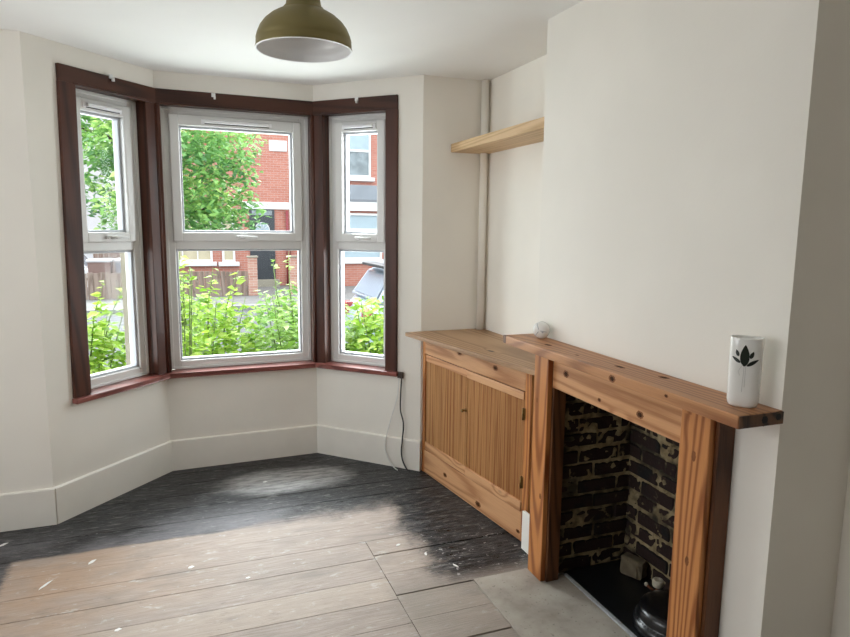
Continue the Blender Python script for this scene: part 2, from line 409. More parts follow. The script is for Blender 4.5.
M['knot'] = plain('dark_knot', (.080, .032, .011), .8, spec=.15, var=.6, scale=90)
M['knotring'] = plain('knot_ring', (.24, .092, .034), .6, spec=.2, var=.3, scale=60)
def knot(mb, c, u, v, nn, ru, rv, dark=1):
    """elliptical knot with its reddish ring, inlaid on a face with normal nn"""
    c, u, v, nn = Vector(c), Vector(u), Vector(v), Vector(nn)
    for k, lift, mi in ((1.45, .00025, 2), (.85, .0005, dark)):
        ps = [c+u*(ru*k*math.cos(2*PI*i/18)*(1+.12*math.sin(3*i)))+v*(rv*k*math.sin(2*PI*i/18)*(1+.1*math.cos(2*i)))+nn*lift for i in range(18)]
        vs, fs = mb._add(ps, [tuple(range(18))], mi)
        for f in fs:
            f.normal_update()
            if f.normal.dot(nn) < 0: f.normal_flip()
KN = lambda m: [m, M['knot'], M['knotring']]
def empty(name, loc=(0, 0, 0), rotz=0.):
    o = bpy.data.objects.new(name, None); COL.objects.link(o)
    o.location = loc; o.rotation_euler = (0, 0, rotz); o.empty_display_size = .1
    return o
def tag(o, label, cat, group=None, kind=None):
    o['label'] = label; o['category'] = cat
    if group: o['group'] = group
    if kind: o['kind'] = kind
    return o
def struct(o, label=None, cat=None):
    o['kind'] = 'structure'
    if label: o['label'] = label
    if cat: o['category'] = cat
    return o
def dup(root, loc, rotz=None):
    r = root.copy(); COL.objects.link(r); r.location = loc
    if rotz is not None: r.rotation_euler = (0, 0, rotz)
    for ch in list(root.children):
        c = ch.copy(); COL.objects.link(c); c.parent = r
        for g in list(ch.children):
            d = g.copy(); COL.objects.link(d); d.parent = c
    return r

# ------------------------------------------------------------------ room layout (metres)
HC = 2.50                                     # ceiling
L0 = Vector((-.6892, 3.7303)); L1 = Vector((-.1219, 4.3371)); R0 = Vector((.8436, 4.3711)); R1 = Vector((1.4083, 3.8076))
XL, XA, XC = -2.05, 1.844, 1.548              # left wall, alcove wall, chimney breast face
YB, YC0, YC1 = -2.9, 1.2798, 2.6148           # back wall, near and far ends of the breast
BAY = {'left': (L0, L1), 'center': (L1, R0), 'right': (R0, R1)}
def frame(a, b):
    t = (b-a).normalized(); return t, Vector((-t.y, t.x)), math.atan2(t.y, t.x), (b-a).length
def at(side, s, off=0.):
    a, b = BAY[side]; t, nn, _, _ = frame(a, b); return a+t*s+nn*off
Z0, Z1 = .655, 2.31                           # window opening
OPEN = {'left': (.265, .758), 'center': (.030, .945), 'right': (.072, .543)}
WT = .24

# ------------------------------------------------------------------ walls, floor, ceiling
for side in BAY:
    a, b = BAY[side]; t, nn, ang, ln = frame(a, b); s0, s1 = OPEN[side]
    mb = MB()
    mb.box(0, ln, 0, WT, -.3, Z0-.03, 0); mb.box(0, ln, 0, WT, Z1, HC, 0)
    if s0 > .1: mb.box(0, s0-.006, 0, WT, Z0-.03, Z1)
    if ln-s1 > .1: mb.box(s1+.006, ln, 0, WT, Z0-.03, Z1)
    struct(mb.build('wall_bay_'+side, M['wall'], loc=(*a, 0), rotz=ang))
mb = MB(); mb.box(XL, L0.x, L0.y, L0.y+WT, -.3, HC); struct(mb.build('wall_front_left', M['wall']))
mb = MB(); mb.box(R1.x, XA+.25, R1.y, R1.y+WT, -.3, HC); struct(mb.build('wall_front_right', M['wall']))
mb = MB(); mb.box(XA, XA+.2, YC1-.05, R1.y, -.3, HC); struct(mb.build('wall_alcove', M['wall']))
mb = MB(); mb.box(XA, XA+.2, YB, YC0+.05, -.3, HC); struct(mb.build('wall_right', M['wall']))
LW = (.9, 2.9, .75, 2.25)                    # unseen side window, added to light the chimney breast
mb = MB(); mb.box(XL-.2, XL, YB-.2, LW[0], -.3, HC); mb.box(XL-.2, XL, LW[1], L0.y+WT, -.3, HC); mb.box(XL-.2, XL, LW[0], LW[1], -.3, LW[2]); mb.box(XL-.2, XL, LW[0], LW[1], LW[3], HC)
struct(mb.build('wall_left', M['wallrear']))
mb = MB(); mb.box(XL-.2, XA+.2, YB-.2, YB, -.3, HC)
struct(mb.build('wall_back', M['wallback']))
# chimney breast with the fire opening
FY0, FY1, FZ, FX = 1.525, 2.405, .955, 1.955
mb = MB()
mb.box(XC, XA, YC0, FY0-.005, -.3, HC); mb.box(XC, XA, FY1+.005, YC1, -.3, HC); mb.box(XC, XA, FY0-.005, FY1+.005, FZ, HC)
struct(mb.build('wall_chimney', M['wall'], weld=True))
mb = MB()
mb.box(XL-.2, XA+.3, YB-.2, 4.75, HC, HC+.25)
struct(mb.build('ceiling', M['ceiling']))

# floorboards run along x, in two fields that meet on a joint line in front of the hearth
def xlim(y):
    def lerp(p, q): return p.x+(q.x-p.x)*(y-p.y)/(q.y-p.y)
    l = XL if y <= L0.y+.02 else min(lerp(L0, L1), L1.x)
    r = XA if y <= R1.y+.01 else max(lerp(R1, R0), R0.x)
    return l-.03, r+.03
mb = MB(); mb.tone = mb.bm.loops.layers.float_color.new('tone')
def board(x0, x1, y0, y1, sink=0.):
    g = .0005+random.random()**2.5*.0032+(.0012 if x0 > .8 and y1 < 3 else 0)
    t = (random.random(), random.random(), random.random())
    q0, q1 = xlim(y0), xlim(y1)
    pts = [(max(x0, q0[0]), y0+g), (min(x1, q0[1]), y0+g), (min(x1, q1[1]), y1-g), (max(x0, q1[0]), y1-g)]
    if pts[1][0]-pts[0][0] < .02: return
    fs = mb.prism(pts, -.022-sink, -sink)
    mb.paint(fs, t)
P = .18
y = 2.99-P*33
while y < 4.36:
    y1 = min(y+P, 4.38)
    if y1 <= 3.0+1e-6 and y1 > 1.0:
        board(-9, .813, y, y1)
    elif y1 <= 1.0:
        j = -1.2+random.random()*2.2
        board(-9, j, y, y1); board(j+.003, 9, y, y1)
    elif y > 3.3:
        board(-9, 9, y, y1)
    else:
        board(-9, 9, y, y1)
    y += P
for y0, y1, sk in ((2.84, 2.99, 0.), (2.66, 2.84, .002), (2.48, 2.66, 0.), (2.29, 2.48, .003), (2.11, 2.29, 0.), (1.93, 2.11, .002), (1.75, 1.93, 0), (1.57, 1.75, .001), (1.39, 1.57, 0.), (1.19, 1.39, 0), (1.01, 1.19, 0)):
    x1 = 9 if (y0 >= 2.48 or y1 <= 1.2) else 1.183
    board(.8165, x1, y0, y1, sk)
fl = struct(mb.build('floor', M['floor']))
mb = MB(); mb.box(XL, XA+.2, YB, 4.3, -.12, -.024); struct(mb.build('floor_void', M['ashblack']))  # black slab standing in for the dark underfloor between boards

# skirting boards
SK = [(0, 0), (.016, 0), (.016, .1955), (.0125, .2005), (.010, .2025), (0, .2025)]
def skirting(name, *segs):
    mb = MB()
    for p, q in segs: mb.profile(SK, p, q)
    struct(mb.build(name, M['gloss']))
skirting('baseboard_front_left', ((XL, L0.y), (L0.x+.006, L0.y)))
skirting('baseboard_bay_left', (L0, L1+Vector((.004, .004))))
skirting('baseboard_bay_center', (L1, R0))
skirting('baseboard_bay_right', (R0, R1+Vector((.004, -.004))))
skirting('baseboard_left', ((XL, YB), (XL, L0.y)))
skirting('baseboard_right', ((XA, YC0), (XA, YB)))
skirting('baseboard_chimney_side', ((XC, YC0), (XA, YC0)))
# end block of the chimney skirting between cupboard and surround
mb = MB(); mb.box(1.531, 1.5475, 2.476, 2.665, 0.001, .2, .003)
o = mb.build('baseboard_chimney_end', M['gloss']); struct(o)

# pipe boxed and painted in the alcove corner
mb = MB()
mb.tube([(1.806, 3.772, .93), (1.806, 3.772, HC-.006)], .0235, 20)
struct(mb.build('trim_1', M['wall']), 'painted vertical pipe running up the alcove corner', 'pipe')

# ------------------------------------------------------------------ bay windows
def make_window(idx, side):
    a, b = BAY[side]; t, nn, ang, ln = frame(a, b); s0, s1 = OPEN[side]
    root = struct(empty('window_%d' % idx, (*a, 0), ang),
        {'left': 'white plastic casement in the left slant of the bay, tree and bins outside', 'center': 'widest white plastic casement in the middle of the bay', 'right': 'narrow white plastic casement in the right slant of the bay'}[side], 'window')
    f0, f1 = s0-.004, s1+.004
    D0, D1 = .082, .165
    wo = .062
    # outer frame with a stepped inner edge
    mb = MB()
    for (x0, x1, z0, z1) in ((f0, f0+wo, Z0-.004, Z1), (f1-wo, f1, Z0-.004, Z1)): mb.box(x0, x1, D0, D1, z0, z1, .006)
    mb.box(f0+wo-.004, f1-wo+.004, D0, D1, Z0-.004, Z0+.052, .006); mb.box(f0+wo-.004, f1-wo+.004, D0, D1, Z1-.050, Z1, .006)
    mb.box(f0+wo-.004, f1-wo+.004, D0+.002, D1, 1.432, 1.492, .006)
    # slim cover trim between plastic and timber
    for (x0, x1, z0, z1) in ((f0, f0+.022, Z0, Z1), (f1-.022, f1, Z0, Z1), (f0+.022, f1-.022, Z1-.018, Z1), (f0+.022, f1-.022, Z0-.004, Z0+.012)):
        mb.box(x0, x1, D0-.008, D0+.002, z0, z1, .003)
    mb.build('frame', M['upvc'], root)
    # opening light above the transom
    w0, w1, q0, q1 = f0+wo-.012, f1-wo+.012, 1.482, Z1-.040
    sw = .058
    mb = MB()
    for (x0, x1, z0, z1) in ((w0, w0+sw, q0, q1), (w1-sw, w1, q0, q1), (w0+sw-.004, w1-sw+.004, q0, q0+sw), (w0+sw-.004, w1-sw+.004, q1-sw-.01, q1)):
        mb.box(x0, x1, D0-.016, D1-.01, z0, z1, .007)
    sash = mb.build('sash', M['upvc'], root)
    def beads(par, x0, x1, z0, z1):
        mb = MB()
        for (u0, u1, v0, v1) in ((x0, x0+.016, z0, z1), (x1-.016, x1, z0, z1), (x0+.012, x1-.012, z0, z0+.016), (x0+.012, x1-.012, z1-.016, z1)):
            mb.box(u0, u1, D0+.016, D1-.02, v0, v1, .005)
        mb.build('glazing_bead', M['bead'], par)
    def pane(par, x0, x1, z0, z1):
        mb = MB(); mb.box(x0, x1, D1-.036, D1-.030, z0, z1); mb.build('pane', M['glass'], par)
    g = (w0+sw-.003, w1-sw+.003, q0+sw-.003, q1-sw-.007)
    beads(sash, *g); pane(sash, *g)
    mid = (f0+f1)/2; ww = w1-w0
    vw = ww*.56 if side != 'center' else .40
    mb = MB(); mb.box(mid-vw/2, mid+vw/2, D0-.040, D0-.014, q1-.048, q1-.028, .006)
    mb.box(mid-vw/2-.02, mid+vw/2+.02, D0-.022, D0-.012, q1-.054, q1-.024, .004)
    mb.build('trickle_vent', M['vent'], sash)
    mb = MB(); mb.box(mid-vw/2, mid+vw/2, D0-.024, D0-.015, q1-.0535, q1-.0495); mb.build('vent_slot', M['rubber'], sash)  # thin dark strip painting the shadow line beneath the vent
    mb = MB()
    mb.box(mid-.032, mid+.03, D0-.026, D0-.015, q0+.018, q0+.040, .005)
    mb.box(mid-.03, mid+.012, D0-.040, D0-.024, q0+.020, q0+.038, .006)
    mb.tube([(mid-.012, D0-.036, q0+.030), (mid+.03, D0-.050, q0+.030), (mid+.105, D0-.052, q0+.027)], [.010, .008, .006], 10)
    h = mb.build('handle', M['upvc'], sash)
    mb = MB(); mb.lathe([(.0055, 0), (.0055, .003)], 16, cap1=True, mat=Matrix.Translation((mid+.002, D0-.0405, q0+.029)) @ Matrix.Rotation(PI/2, 4, 'X'))
    mb.box(mid+.016, mid+.027, D0-.0495, D0-.037, q0+.021, q0+.026)
    h2 = mb.build('handle_lock', M['rubber'], sash)
    # fixed light below
    g = (f0+wo-.003, f1-wo+.003, Z0+.049, 1.435)
    beads(root, *g); pane(root, *g)
    # timber lining of the opening and face boards
    mb = MB()
    mb.box(s0-.002, s1+.002, -.002, D1, Z1-.0005, Z1+.02)
    mb.build('head_lining', M['stainx'], root)
    e0, e1 = (.180 if side == 'left' else .0), (ln if side != 'right' else .628)
    mb = MB(); mb.box(e0, e1, -.016, .004, Z1-.004, 2.396, .004)
    mb.box(max(e0, s0), min(e1, s1), -.020, .03, Z1-.006, Z1+.008, .004)
    mb.build('architrave_head', M['stainx'], root)
    if side == 'left':
        mb = MB(); mb.box(.150, .250, -.018, .004, Z0-.004, 2.31, .004)
        for v_ in mb.bm.verts: v_.co.x += max(0, v_.co.z-Z0)/(Z1-Z0)*.028
        mb.box(.255, s0+.001, -.004, D1, Z0, Z1, .002)
        mb.build('architrave_side', M['stain'], root)
    if side == 'right':
        mb = MB(); mb.box(.546, .630, -.018, .004, Z0-.004, 2.31, .004); mb.box(s1-.001, s1+.012, -.004, D1, Z0, Z1, .002)
        mb.build('architrave_side', M['stain'], root)
    return root
for i, s in enumerate(('left', 'center', 'right')): make_window(i+1, s)

# timber corner posts
def post(name, A, B, sa, sb, lab):
    mb = MB()
    c = BAY[A][1]
    pts = [at(A, sa, -.004), Vector(c)+(at(A, frame(*BAY[A])[3], -.01)-Vector(c)+at(B, 0, -.01)-Vector(c))*.55, at(B, sb, -.004), at(B, sb, .16), at(B, .0, .17), at(A, frame(*BAY[A])[3], .17), at(A, sa, .16)]
    mb.prism([tuple(p) for p in pts], Z0-.004, Z1+.002, .0035)
    # moulded bead down the middle of the post
    q = Vector(pts[1]); 
    mb.tube([(q.x, q.y+.004, Z0-.002), (q.x, q.y+.004, Z1)], .011, 12)
    struct(mb.build(name, M['stain']), lab, 'window post')
post('trim_2', 'left', 'center', OPEN['left'][1], OPEN['center'][0], 'dark brown corner post between left and middle bay windows')
post('trim_3', 'center', 'right', OPEN['center'][1], OPEN['right'][0], 'dark brown corner post between middle and right bay windows')
# stone piers outside the posts
for nm, A, B, sa, sb, lab in (('trim_4', 'left', 'center', .788, .030, 'cream stone pier outside the left corner post'), ('trim_5', 'center', 'right', .945, .055, 'cream stone pier outside the right corner post')):
    ln = frame(*BAY[A])[3]
    mb = MB(); mb.prism([tuple(p) for p in (at(A, sa, .172), at(A, ln, .173), at(B, 0, .173), at(B, sb, .172), at(B, sb-.01, .30), at(B, 0, .33), at(A, ln, .33), at(A, sa, .30))], Z0-.2, Z1+.2, .004)
    struct(mb.build(nm, M['stone']), lab, 'stone pier')

# one continuous sill board round the bay
def corner(A, B, off):
    p, t = at(A, 0, off), frame(*BAY[A])[0]; q, u = at(B, 0, off), frame(*BAY[B])[0]
    den = t.x*u.y-t.y*u.x; d = q-p
    return p+t*((d.x*u.y-d.y*u.x)/den)
front, back = -.042, .083
pts = [at('left', .142, front), corner('left', 'center', front), corner('center', 'right', front), at('right', .645, front),
       at('right', .645, -.001), at('right', .541, -.001), at('right', .541, back), at('right', OPEN['right'][0], back), corner('center', 'right', .06), at('center', OPEN['center'][1], back), at('center', OPEN['center'][0], back), corner('left', 'center', .06), at('left', OPEN['left'][1], back), at('left', .267, back), at('left', .267, -.001), at('left', .142, -.001)]
mb = MB(); mb.prism([tuple(p) for p in pts], .622, .6515, .006)
struct(mb.build('trim_6', M['sill']), 'red-brown varnished sill board running round the bay', 'window sill')

# small curtain-track brackets left on the head board
def bracket(side, s, z, label):
    a, b = BAY[side]; t, nn, ang, ln = frame(a, b); p = at(side, s, -.016)
    r = empty('curtain_bracket', (*p, z), ang)
    tag(r, label, 'bracket', 'curtain brackets on the window head board')
    mb = MB(); mb.box(-.011, .013, -.006, 0, -.010, .014, .002); mb.build('plate', M['upvc'], r)
    mb = MB(); mb.box(.001, .013, -.018, -.005, -.024, -.008, .002); mb.box(.003, .011, -.021, -.016, -.024, .000, .001); mb.build('clip', M['upvc'], r)
bracket('left', .503, 2.392, 'small white curtain bracket above the left bay window')
bracket('center', .339, 2.380, 'small white curtain bracket above the middle bay window')
bracket('right', .340, 2.384, 'small white curtain bracket above the right bay window')

# ------------------------------------------------------------------ pendant lamp
lx, ly, lz = .398, 2.2, 2.156
lamp = empty('pendant_lamp', (lx, ly, lz))
tag(lamp, 'olive brass dome pendant lamp with white inside hanging from ceiling', 'lamp')
R = .1545
outer = [(R, 0), (R+.0015, .004), (R-.001, .010), (R-.001, .022), (R-.0025, .026), (R-.001, .030), (.149, .046), (.140, .066), (.126, .085), (.106, .102), (.084, .115), (.070, .121), (.066, .124), (.064, .130), (.058, .133), (.056, .142), (.053, .160), (.050, .170), (.040, .178), (.022, .183), (.012, .190), (.010, .205)]
mb = MB(); mb.lathe(outer, 72, cap1=True); mb.build('shade', M['lampbrass'], lamp)
mb = MB(); mb.lathe([(r-.004 if r > .03 else r, z-.002 if i > 2 else z) for i, (r, z) in enumerate(outer[:17])][::-1], 72, cap0=True)
mb.lathe([(R+.0012, .0005), (R-.004, -.0012), (R-.0045, .004)], 72)
lin = mb.build('lining', M['lampwhite'], lamp); lin['label'] = 'white enamel lining'
mb = MB(); mb.lathe([(.018, .115), (.020, .14), (.020, .162)], 24, cap0=True); mb.build('lamp_holder', M['lampwhite'], lamp)
mb = MB(); mb.tube([(0, 0, .20), (0, 0, HC-lz-.02)], .0035, 10); mb.build('cord', M['greycable'], lamp)
mb = MB(); mb.lathe([(.012, HC-lz-.045), (.045, HC-lz-.028), (.050, HC-lz-.006), (.050, HC-lz)], 32, cap0=True); mb.build('ceiling_rose', M['lampbrass'], lamp)

# ------------------------------------------------------------------ floating shelf in the alcove
mb = MB(); mb.box(1.594, XA-.0005, YC1+.001, R1.y-.001, 2.052, 2.103, .0025)
tag(mb.build('floating_shelf', M['oak']), 'pale oak floating shelf high in the alcove beside the chimney breast', 'shelf')

# ------------------------------------------------------------------ fitted alcove cupboard
ct = Vector((.13125, -.99135)); cang = math.atan2(ct.y, ct.x)
CO = (1.4378, 3.8339, 0)
cab = empty('alcove_cupboard', CO, cang)      # local x runs along the front, local y into the alcove
tag(cab, 'built-in pine cupboard with reeded doors filling the alcove', 'cupboard')
S0, S1 = .040, 1.150
mb = MB()
mb.box(S0, S0+.02, .002, .36, 0.002, .905, .001)
mb.build('end_panel', M['pineV'], cab)
mb = MB(); mb.box(.030, .062, -.022, 0, 0.002, .905, .002)
mb.build('stile', M['pineV'], cab)
mb = MB(); mb.box(1.112, 1.162, -.022, 0, 0.002, .905, .002)
mb.build('stile', M['pineV'], cab)
mb = MB(); mb.box(.062, 1.112, -.022, 0, .790, .905, .0025)
for x_, z_, q in ((.481, .872, .014), (.849, .855, .013), (.10, .885, .008)): knot(mb, (x_, -.022, z_), (1, 0, 0), (0, 0, 1), (0, -1, 0), q*1.3, q*.8)
mb.build('top_rail', KN(M['pineX']), cab)
mb = MB(); mb.box(.062, 1.112, -.022, 0, .003, .155, .0025)
for x_, z_, q in ((.336, .079, .012), (.712, .040, .015), (1.09, .046, .009)): knot(mb, (x_, -.022, z_), (1, 0, 0), (0, 0, 1), (0, -1, 0), q*1.3, q*.8)
mb.build('plinth', KN(M['pineX']), cab)
mb = MB(); mb.box(.062, 1.112, .016, .03, .15, .80); mb.build('backing', M['ashblack'], cab)  # black sheet standing in for the dark inside behind the doors
def door(x0, x1, lip, hinges):
    dz0, dz1 = .159, .786
    mb = MB()
    mb.box(x0, x1, -.020-lip, -.001, dz1-.043, dz1, .003); mb.box(x0, x1, -.020-lip, -.001, dz0, dz0+.052, .003)
    k = x0+.001; w = (x1-x0-.002)/32
    mb.box(x0+.001, x1-.001, -.006, .009, dz0+.01, dz1-.01)
    fr = mb.build('door', M['pineX'], cab)
    mb = MB()
    mb.box(x0+.002, x1-.002, -.010, -.0055, dz0+.048, dz1-.04)
    for i in range(32):
        c0 = k+i*w
        # each reed a shallow half round
        prof = [(c0+.0005, -.0085), (c0+w*.12, -.0135), (c0+w*.35, -.0165), (c0+w*.65, -.0165), (c0+w*.88, -.0135), (c0+w-.0005, -.0085)]
        v = [(px, py, zz) for zz in (dz0+.051, dz1-.042) for px, py in prof]; q = len(prof)
        mb._add(v, [(j, j+1, q+j+1, q+j) for j in range(q-1)], 0, False)
    mb.build('reeded_panel', M['pitch'], fr)
    for hz in hinges:
        mb = MB(); mb.box(x1-.004, x1+.014, -.0275, -.018, hz-.030, hz+.030, .001); mb.tube([(x1+.004, -.030, hz-.030), (x1+.004, -.030, hz+.030)], .0045, 10)
        mb.build('hinge', M['brass'], fr)
    return fr
d1 = door(.066, .566, .0, ())
d2 = door(.572, 1.106, .006, (.674, .318))
mb = MB(); mb.lathe([(.010, 0), (.010, .004), (.005, .006), (.005, .012), (.009, .018), (.010, .024), (.006, .029), (.0015, .030)], 20, cap1=True, mat=Matrix.Translation((.556, -.020, .548)) @ Matrix.Rotation(PI/2, 4, 'X'))
mb.build('knob', M['brass'], d1)
# worktop, given in world coordinates and carried into the cupboard's own frame
inv = (Matrix.Translation(CO) @ Matrix.Rotation(cang, 4, 'Z')).inverted()
wp = [(1.297, 3.7975), (1.5225, 2.57), (1.5465, 2.57), (1.5465, YC1+.003), (XA-.001, YC1+.003), (XA-.001, R1.y-.002), (1.409, R1.y-.002)]
mb = MB(); mb.prism([tuple((inv @ Vector((*p, 0))).xy) for p in wp], .9055, .930, .003)
mb.build('worktop', wood('worn_worktop_pine', (.25, .14, .07), (.46, .29, .165), 0, 15, .08, .45, .5, redden=.15, thin=2), cab)

# ------------------------------------------------------------------ fireplace surround
sur = empty('fireplace_surround', (1.5, 1.95, 0))
tag(sur, 'pine fireplace surround with thick mantel shelf against the chimney breast', 'fireplace surround')
ox, oy = 1.5, 1.95
def lb(mb, x0, x1, y0, y1, z0, z1, bev=.0025): return mb.box(x0-ox, x1-ox, y0-oy, y1-oy, z0, z1, bev)
mb = MB(); lb(mb, 1.384, XC-.001, 1.272, 2.634, 1.0595, 1.0974, .003); 
for y_, z_, ru, rv in ((1.82, 1.075, .013, .009), (1.55, 1.082, .006, .004)): knot(mb, (1.384-ox, y_-oy, z_), (0, 1, 0), (0, 0, 1), (-1, 0, 0), ru, rv)
for x_, y_, ru, rv in ((1.466, 1.886, .008, .020), (1.503, 1.70, .010, .016), (1.447, 2.347, .009, .018), (1.44, 2.12, .005, .009)): knot(mb, (x_-ox, y_-oy, 1.0974), (1, 0, 0), (0, 1, 0), (0, 0, 1), ru, rv)
sh = mb.build('mantel_shelf', KN(M['pineS']), sur)
mb = MB(); lb(mb, 1.386, XC-.003, 1.2685, 1.2725, 1.061, 1.096, .001); 
for x_, z_, q in ((1.475, 1.079, .013), (1.525, 1.083, .012)): knot(mb, (x_-ox, 1.2685-oy, z_), (1, 0, 0), (0, 0, 1), (0, -1, 0), q, q*.95)
e = mb.build('end_grain', [M['endgrain'], M['ashblack'], M['endgrain']], sh); e['label'] = 'dark end grain of the shelf'
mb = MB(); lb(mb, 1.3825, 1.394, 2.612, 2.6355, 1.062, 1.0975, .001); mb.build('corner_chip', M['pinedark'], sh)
for y0, y1 in ((2.358, 2.474), (1.442, 1.563)):
    mb = MB(); lb(mb, 1.460, 1.484, y0, y1, 0.003, 1.0595, .003); 
    for z_, dy, ru, rv in (((.551, -.007, .009, .014), (.897, -.004, .010, .015)) if y0 < 2 else ((.829, .026, .006, .010), (.40, -.03, .008, .012))): knot(mb, (1.460-ox, (y0+y1)/2+dy-oy, z_), (0, 1, 0), (0, 0, 1), (-1, 0, 0), ru*.62, rv*.8, 2)
    lg = mb.build('leg', KN(M['pineV']), sur)
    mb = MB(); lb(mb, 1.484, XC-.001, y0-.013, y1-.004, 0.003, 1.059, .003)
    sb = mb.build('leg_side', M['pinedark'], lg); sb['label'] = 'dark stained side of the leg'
mb = MB(); lb(mb, 1.483, 1.506, 1.564, 2.357, .906, 1.0595, .003)
for y_, z_, q in ((2.256, .988, .013), (2.02, .938, .007), (1.784, .946, .012)): knot(mb, (1.483-ox, y_-oy, z_), (0, 1, 0), (0, 0, 1), (-1, 0, 0), q*1.1, q*.8)
mb.build('header_board', KN(M['pineH']), sur)
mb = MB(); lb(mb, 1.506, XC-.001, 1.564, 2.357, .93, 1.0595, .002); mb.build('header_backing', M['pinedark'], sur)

# ------------------------------------------------------------------ firebox of sooty brick
def brickwall(name, origin, udir, ndir, length, height, seed, z0=0.):
    rnd = random.Random(seed); mb = MB(); mb.tone = mb.bm.loops.layers.float_color.new('tone')
    u, nn, up = Vector(udir), Vector(ndir), Vector((0, 0, 1)); o = Vector(origin)
    Mx = Matrix((( u.x, nn.x, 0, o.x), (u.y, nn.y, 0, o.y), (0, 0, 1, z0), (0, 0, 0, 1)))
    # uneven mortar bed
    nx, nz = int(length/.011), int(height/.011); vs = []
    import mathutils
    for i in range(nx+1):
        for j in range(nz+1):
            x, z = length*i/nx, height*j/nz
            d = .0045+.011*mathutils.noise.noise(Vector((x*38+seed, z*38, 0)))+.007*mathutils.noise.noise(Vector((x*11, z*11, seed)))
            vs.append(Mx @ Vector((x, d, z)))
    fc = [(i*(nz+1)+j, (i+1)*(nz+1)+j, (i+1)*(nz+1)+j+1, i*(nz+1)+j+1) for i in range(nx) for j in range(nz)]
    v_, f_ = mb._add(vs, fc, 1, True); mb.paint(f_, (0, 0, 0))
    r = 0; z = .006
    while z < height-.03:
        x = -.11*(r % 2)-rnd.random()*.02
        while x < length:
            w = .205+rnd.random()*.012; x0, x1 = max(x, .002), min(x+w, length-.002)
            if x1-x0 > .03:
                zj = (rnd.random()-.5)*.007; dp = rnd.random()*.008; tl = (rnd.random()-.5)*.012
                rot = Mx @ Matrix.Translation(((x0+x1)/2, 0, z+.031)) @ Matrix.Rotation(tl, 4, 'Y') @ Matrix.Translation((-(x0+x1)/2, 0, -z-.031))
                mb.box(x0, x1, -.03, .004+dp, z+zj, z+zj+.060, .005, 0, rot, (max(0, rnd.random()*1.3-.35), 0, 0))
            x += w+.011
        z += .0745; r += 1
    bmesh.ops.recalc_face_normals(mb.bm, faces=mb.bm.faces)
    return struct(mb.build(name, [M['firebrick'], M['mortar']]))
HF = 1.25
brickwall('wall_firebox_far', (1.552, FY1, 0), (1, 0, 0), (0, -1, 0), FX-1.552, HF, 3)
brickwall('wall_firebox_back', (FX, FY1, 0), (0, -1, 0), (-1, 0, 0), FY1-FY0, HF, 5)
brickwall('wall_firebox_near', (1.552, FY0, 0), (1, 0, 0), (0, 1, 0), FX-1.552, HF, 8)
mb = MB(); mb.box(1.552, FX+.05, FY0-.03, FY1+.03, HF, HF+.06)
mb.box(XA, FX+.06, FY1+.03, FY1+.06, -.05, HF); mb.box(XA, FX+.06, FY0-.06, FY0-.03, -.05, HF); mb.box(FX+.03, FX+.06, FY0-.06, FY1+.06, -.05, HF+.06)
struct(mb.build('wall_flue', M['ashblack']))
# hearths
hb = MB(); hb.prism([(1.185, 2.483), (1.185, 1.21), (XC-.002, 1.21), (XC-.002, FY0), (1.594, FY0), (1.594, FY1-.02), (XC-.002, FY1-.02), (XC-.002, 2.483)], -.06, .003, .002)
hearth = empty('hearth_slab', (0, 0, 0)); tag(hearth, 'plain grey concrete hearth slab let into the floor before the fireplace', 'hearth')
hb.build('slab', M['concrete'], hearth)
mb = MB(); mb.box(1.5945, 1.611, FY0+.01, FY1-.03, -.03, .009, .0015); mb.build('edging_strip', M['steel'], hearth)
bh = MB(); bh.box(1.611, FX-.004, FY0+.004, FY1-.004, -.05, .006, .002)
tag(bh.build('back_hearth', M['slate']), 'glossy black slate back hearth inside the brick fire opening', 'hearth')

# black dish-shaped ash pan lying in the grate
pan = empty('ash_pan', (1.788, 1.868, .006)); tag(pan, 'shiny black stepped ash cover lying on the back hearth', 'ash cover')
mb = MB(); mb.lathe([(.158, 0), (.164, .005), (.163, .034), (.156, .044), (.146, .048), (.144, .054), (.143, .080), (.134, .092), (.116, .099), (.085, .104), (.030, .107), (.0015, .107)], 64, cap0=True, cap1=True)
mb.build('cover', M['blackgloss'], pan)
mb = MB()
for k in range(64):
    an = 2*PI*k/64
    mb.lathe([(.0032, 0), (.0028, .002), (.0010, .003)], 8, cap1=True, mat=Matrix.Translation((.1515*math.cos(an), .1515*math.sin(an), .0462)) @ Matrix.Rotation(an, 4, 'Z'))
mb.build('stud_ring', M['blackgloss'], pan)
# capped gas pipe
gp = empty('gas_pipe', (1.842, 2.040, -.006)); tag(gp, 'capped-off gas pipe stub with grubby white ring in the firebox', 'pipe')
mb = MB(); mb.tube([(0, 0, 0), (0, 0, .095)], .0085, 14); mb.tube([(0, 0, .055), (-.03, .03, .085)], .006, 10); mb.build('stub', M['copper'], gp)
mb = MB(); mb.lathe([(.010, .092), (.020, .090), (.0235, .096), (.0235, .116), (.020, .121), (.011, .121), (.010, .112)], 28, cap1=True)
cp = mb.build('ring_cap', M['whitecap'], gp); cp['label'] = 'grubby white ring cap'
mb = MB(); mb.lathe([(.0, -.008), (.006, -.007), (.008, 0), (.006, .007), (.0, .008)], 14, mat=Matrix.Translation((-.032, .033, .088))); mb.build('valve_knob', M['whitecap'], gp)
# lump of brick at the back
mb = MB()
mb.box(-.035, .035, -.055, .055, 0, .085, .014)
for v_ in mb.bm.verts: v_.co += Vector((random.uniform(-1, 1), random.uniform(-1, 1), random.uniform(-.6, .6)))*.005
o = mb.build('loose_brick', plain('tan_brick_lump', (.17, .135, .085), .9, var=.35, scale=24, bump=.6), loc=(1.895, 2.262, .0075), rotz=.35)
tag(o, 'tan chipped brick lump leaning in the far corner of the firebox', 'brick')

